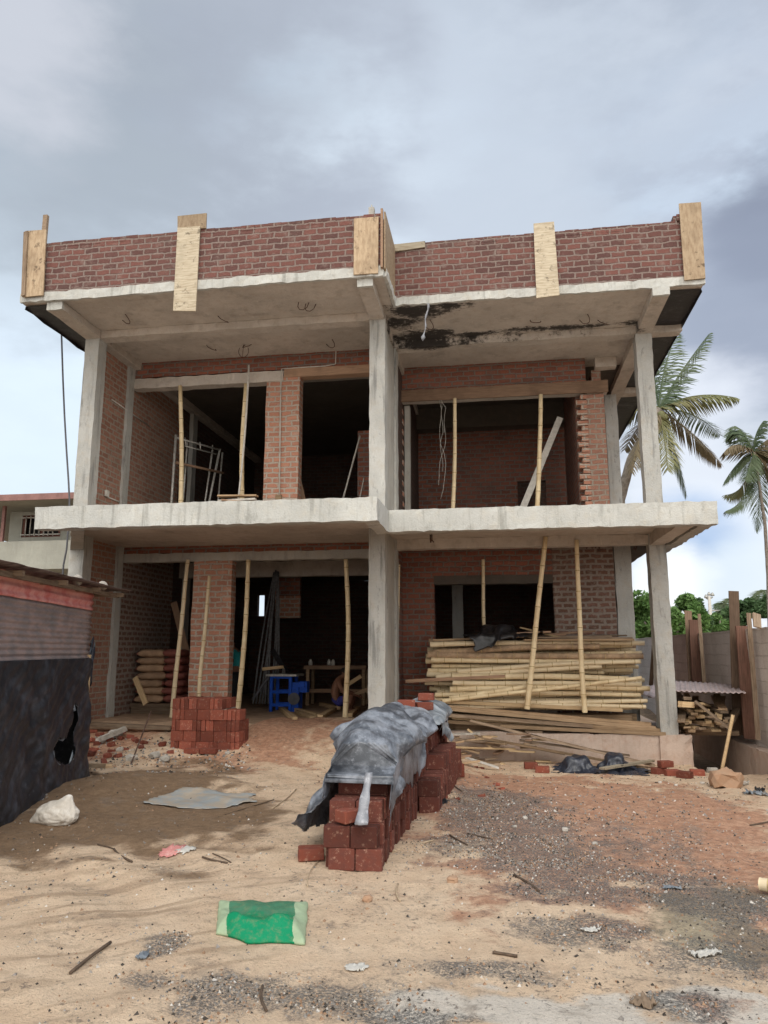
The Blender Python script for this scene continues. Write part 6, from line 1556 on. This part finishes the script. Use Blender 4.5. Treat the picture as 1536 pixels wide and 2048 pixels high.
palm('large coconut palm rising behind the corner of the roof, right of the corner column',(1318,818),24,[((1418,668),(1362,745),.5,0),((1352,668),(1328,745),1.0,0),((1300,690),(1308,750),2,0),((1474,796),(1392,792),-.5,1),((1442,928),(1385,868),.3,2),((1372,990),(1350,905),.0,0),((1262,945),(1284,868),-1,2),((1232,850),(1275,808),.5,1),((1238,795),(1270,790),1.5,1),((1290,930),(1298,880),1.0,1),((1335,940),(1330,885),-1.5,1),((1250,900),(1280,850),2.,2),((1440,870),(1385,830),2.5,0)],[(1236,1080),(1240,1000),(1262,920)],1,.82)
palm('slender coconut palm at the right edge of the picture',(1508,905),34,[((1452,880),(1478,862),.5,0),((1470,852),(1488,868),1,0),((1527,842),(1512,870),0,0),((1448,905),(1475,890),-.5,2),((1448,965),(1478,925),0,0),((1450,990),(1488,968),1,1),((1452,1022),(1492,985),-.5,0),((1560,870),(1535,880),.5,2),((1580,930),(1545,905),.5,2),((1512,1060),(1518,990),.5,0),((1555,1000),(1540,945),0,2),((1570,975),(1540,930),2,0),((1490,960),(1500,930),-1,0)],[(1536,1150),(1530,1050),(1520,980)],2,.9,.42)
palm('small distant palm left of the tallest plank, beyond the roof',(1462,1232),60,[((1435,1205),(1448,1212),.5,0),((1432,1222),(1446,1220),0,0),((1460,1198),(1461,1212),0,0),((1478,1200),(1471,1212),0,0),((1490,1215),(1478,1218),0,0),((1440,1245),(1450,1232),1,0)],[(1463,1262)],3,1.2)
palm('small distant palm at the right edge above the boundary wall',(1530,1215),62,[((1508,1192),(1520,1200),0,0),((1500,1210),(1515,1205),0,0),((1528,1180),(1529,1195),0,0),((1550,1190),(1540,1198),0,0),((1508,1228),(1518,1218),0,0),((1560,1212),(1545,1208),0,0)],[(1530,1262)],4,1.3)
# lamp mast
Yl=55;lm=thing('lamp_mast','pale mast with three lamp heads beyond the boundary wall','lamp mast',(X_(1418,1260,Yl),Yl,0))
bm=bmesh.new();a=PY(1418,1192,Yl);tube(bm,[(a.x,Yl,-.2),(a.x,Yl,a.z*.5),a],[.16,.14,.10],8);link('pole',bm,M['pvc'],lm)
bm=bmesh.new();b_=PY(1412,1196,Yl);c_=PY(1425,1194,Yl);tube(bm,[b_,PY(1418,1199,Yl),c_],.06,6);tube(bm,[PY(1416,1221,Yl),PY(1440,1221,Yl)],.05,6);link('cross_arm',bm,M['steel'],lm)
for u,v in((1412,1193),(1418,1188),(1425,1189)):
    p=PY(u,v,Yl);bm=bmesh.new();tube(bm,[p+Vector((0,0,-.1)),p+Vector((0,0,.0)),p+Vector((0,0,.14))],[.13,.12,.05],8);link('lamp_head',bm,M['steel'],lm)
# far sheds with white roofs
M['wroof']=plain('white_roof_sheet',(.72,.74,.78),.5,.08,3)
for u0,u1,v0,v1,Y,l in((1410,1480,1247,1262,44,'low shed with bright white roof beyond the wall, left of the tallest plank'),(1500,1640,1241,1258,40,'low building with white roof beyond the wall at the right edge')):
    t=thing('far_shed',l,'shed',(X_((u0+u1)/2,v1,Y),Y,0));x0,x1=X_(u0,v1,Y),X_(u1,v1,Y);z=Z_(u0,v1,Y);z2=Z_((u0+u1)/2,v0,Y+3)
    bm=bmesh.new();v4=[bm.verts.new(q) for q in((x0-.2,Y,z),(x1+.2,Y,z),(x1+.2,Y+4,z2+.15),(x0+1.2,Y+4,z2+.15))];bm.faces.new(v4);o=link('roof',bm,M['wroof'],t);o.modifiers.new('s','SOLIDIFY').thickness=.06
    bm=bmesh.new();bx(bm,x0,x1,Y+.3,Y+3.6,0,z-.05);link('wall',bm,M['nwall'],t)
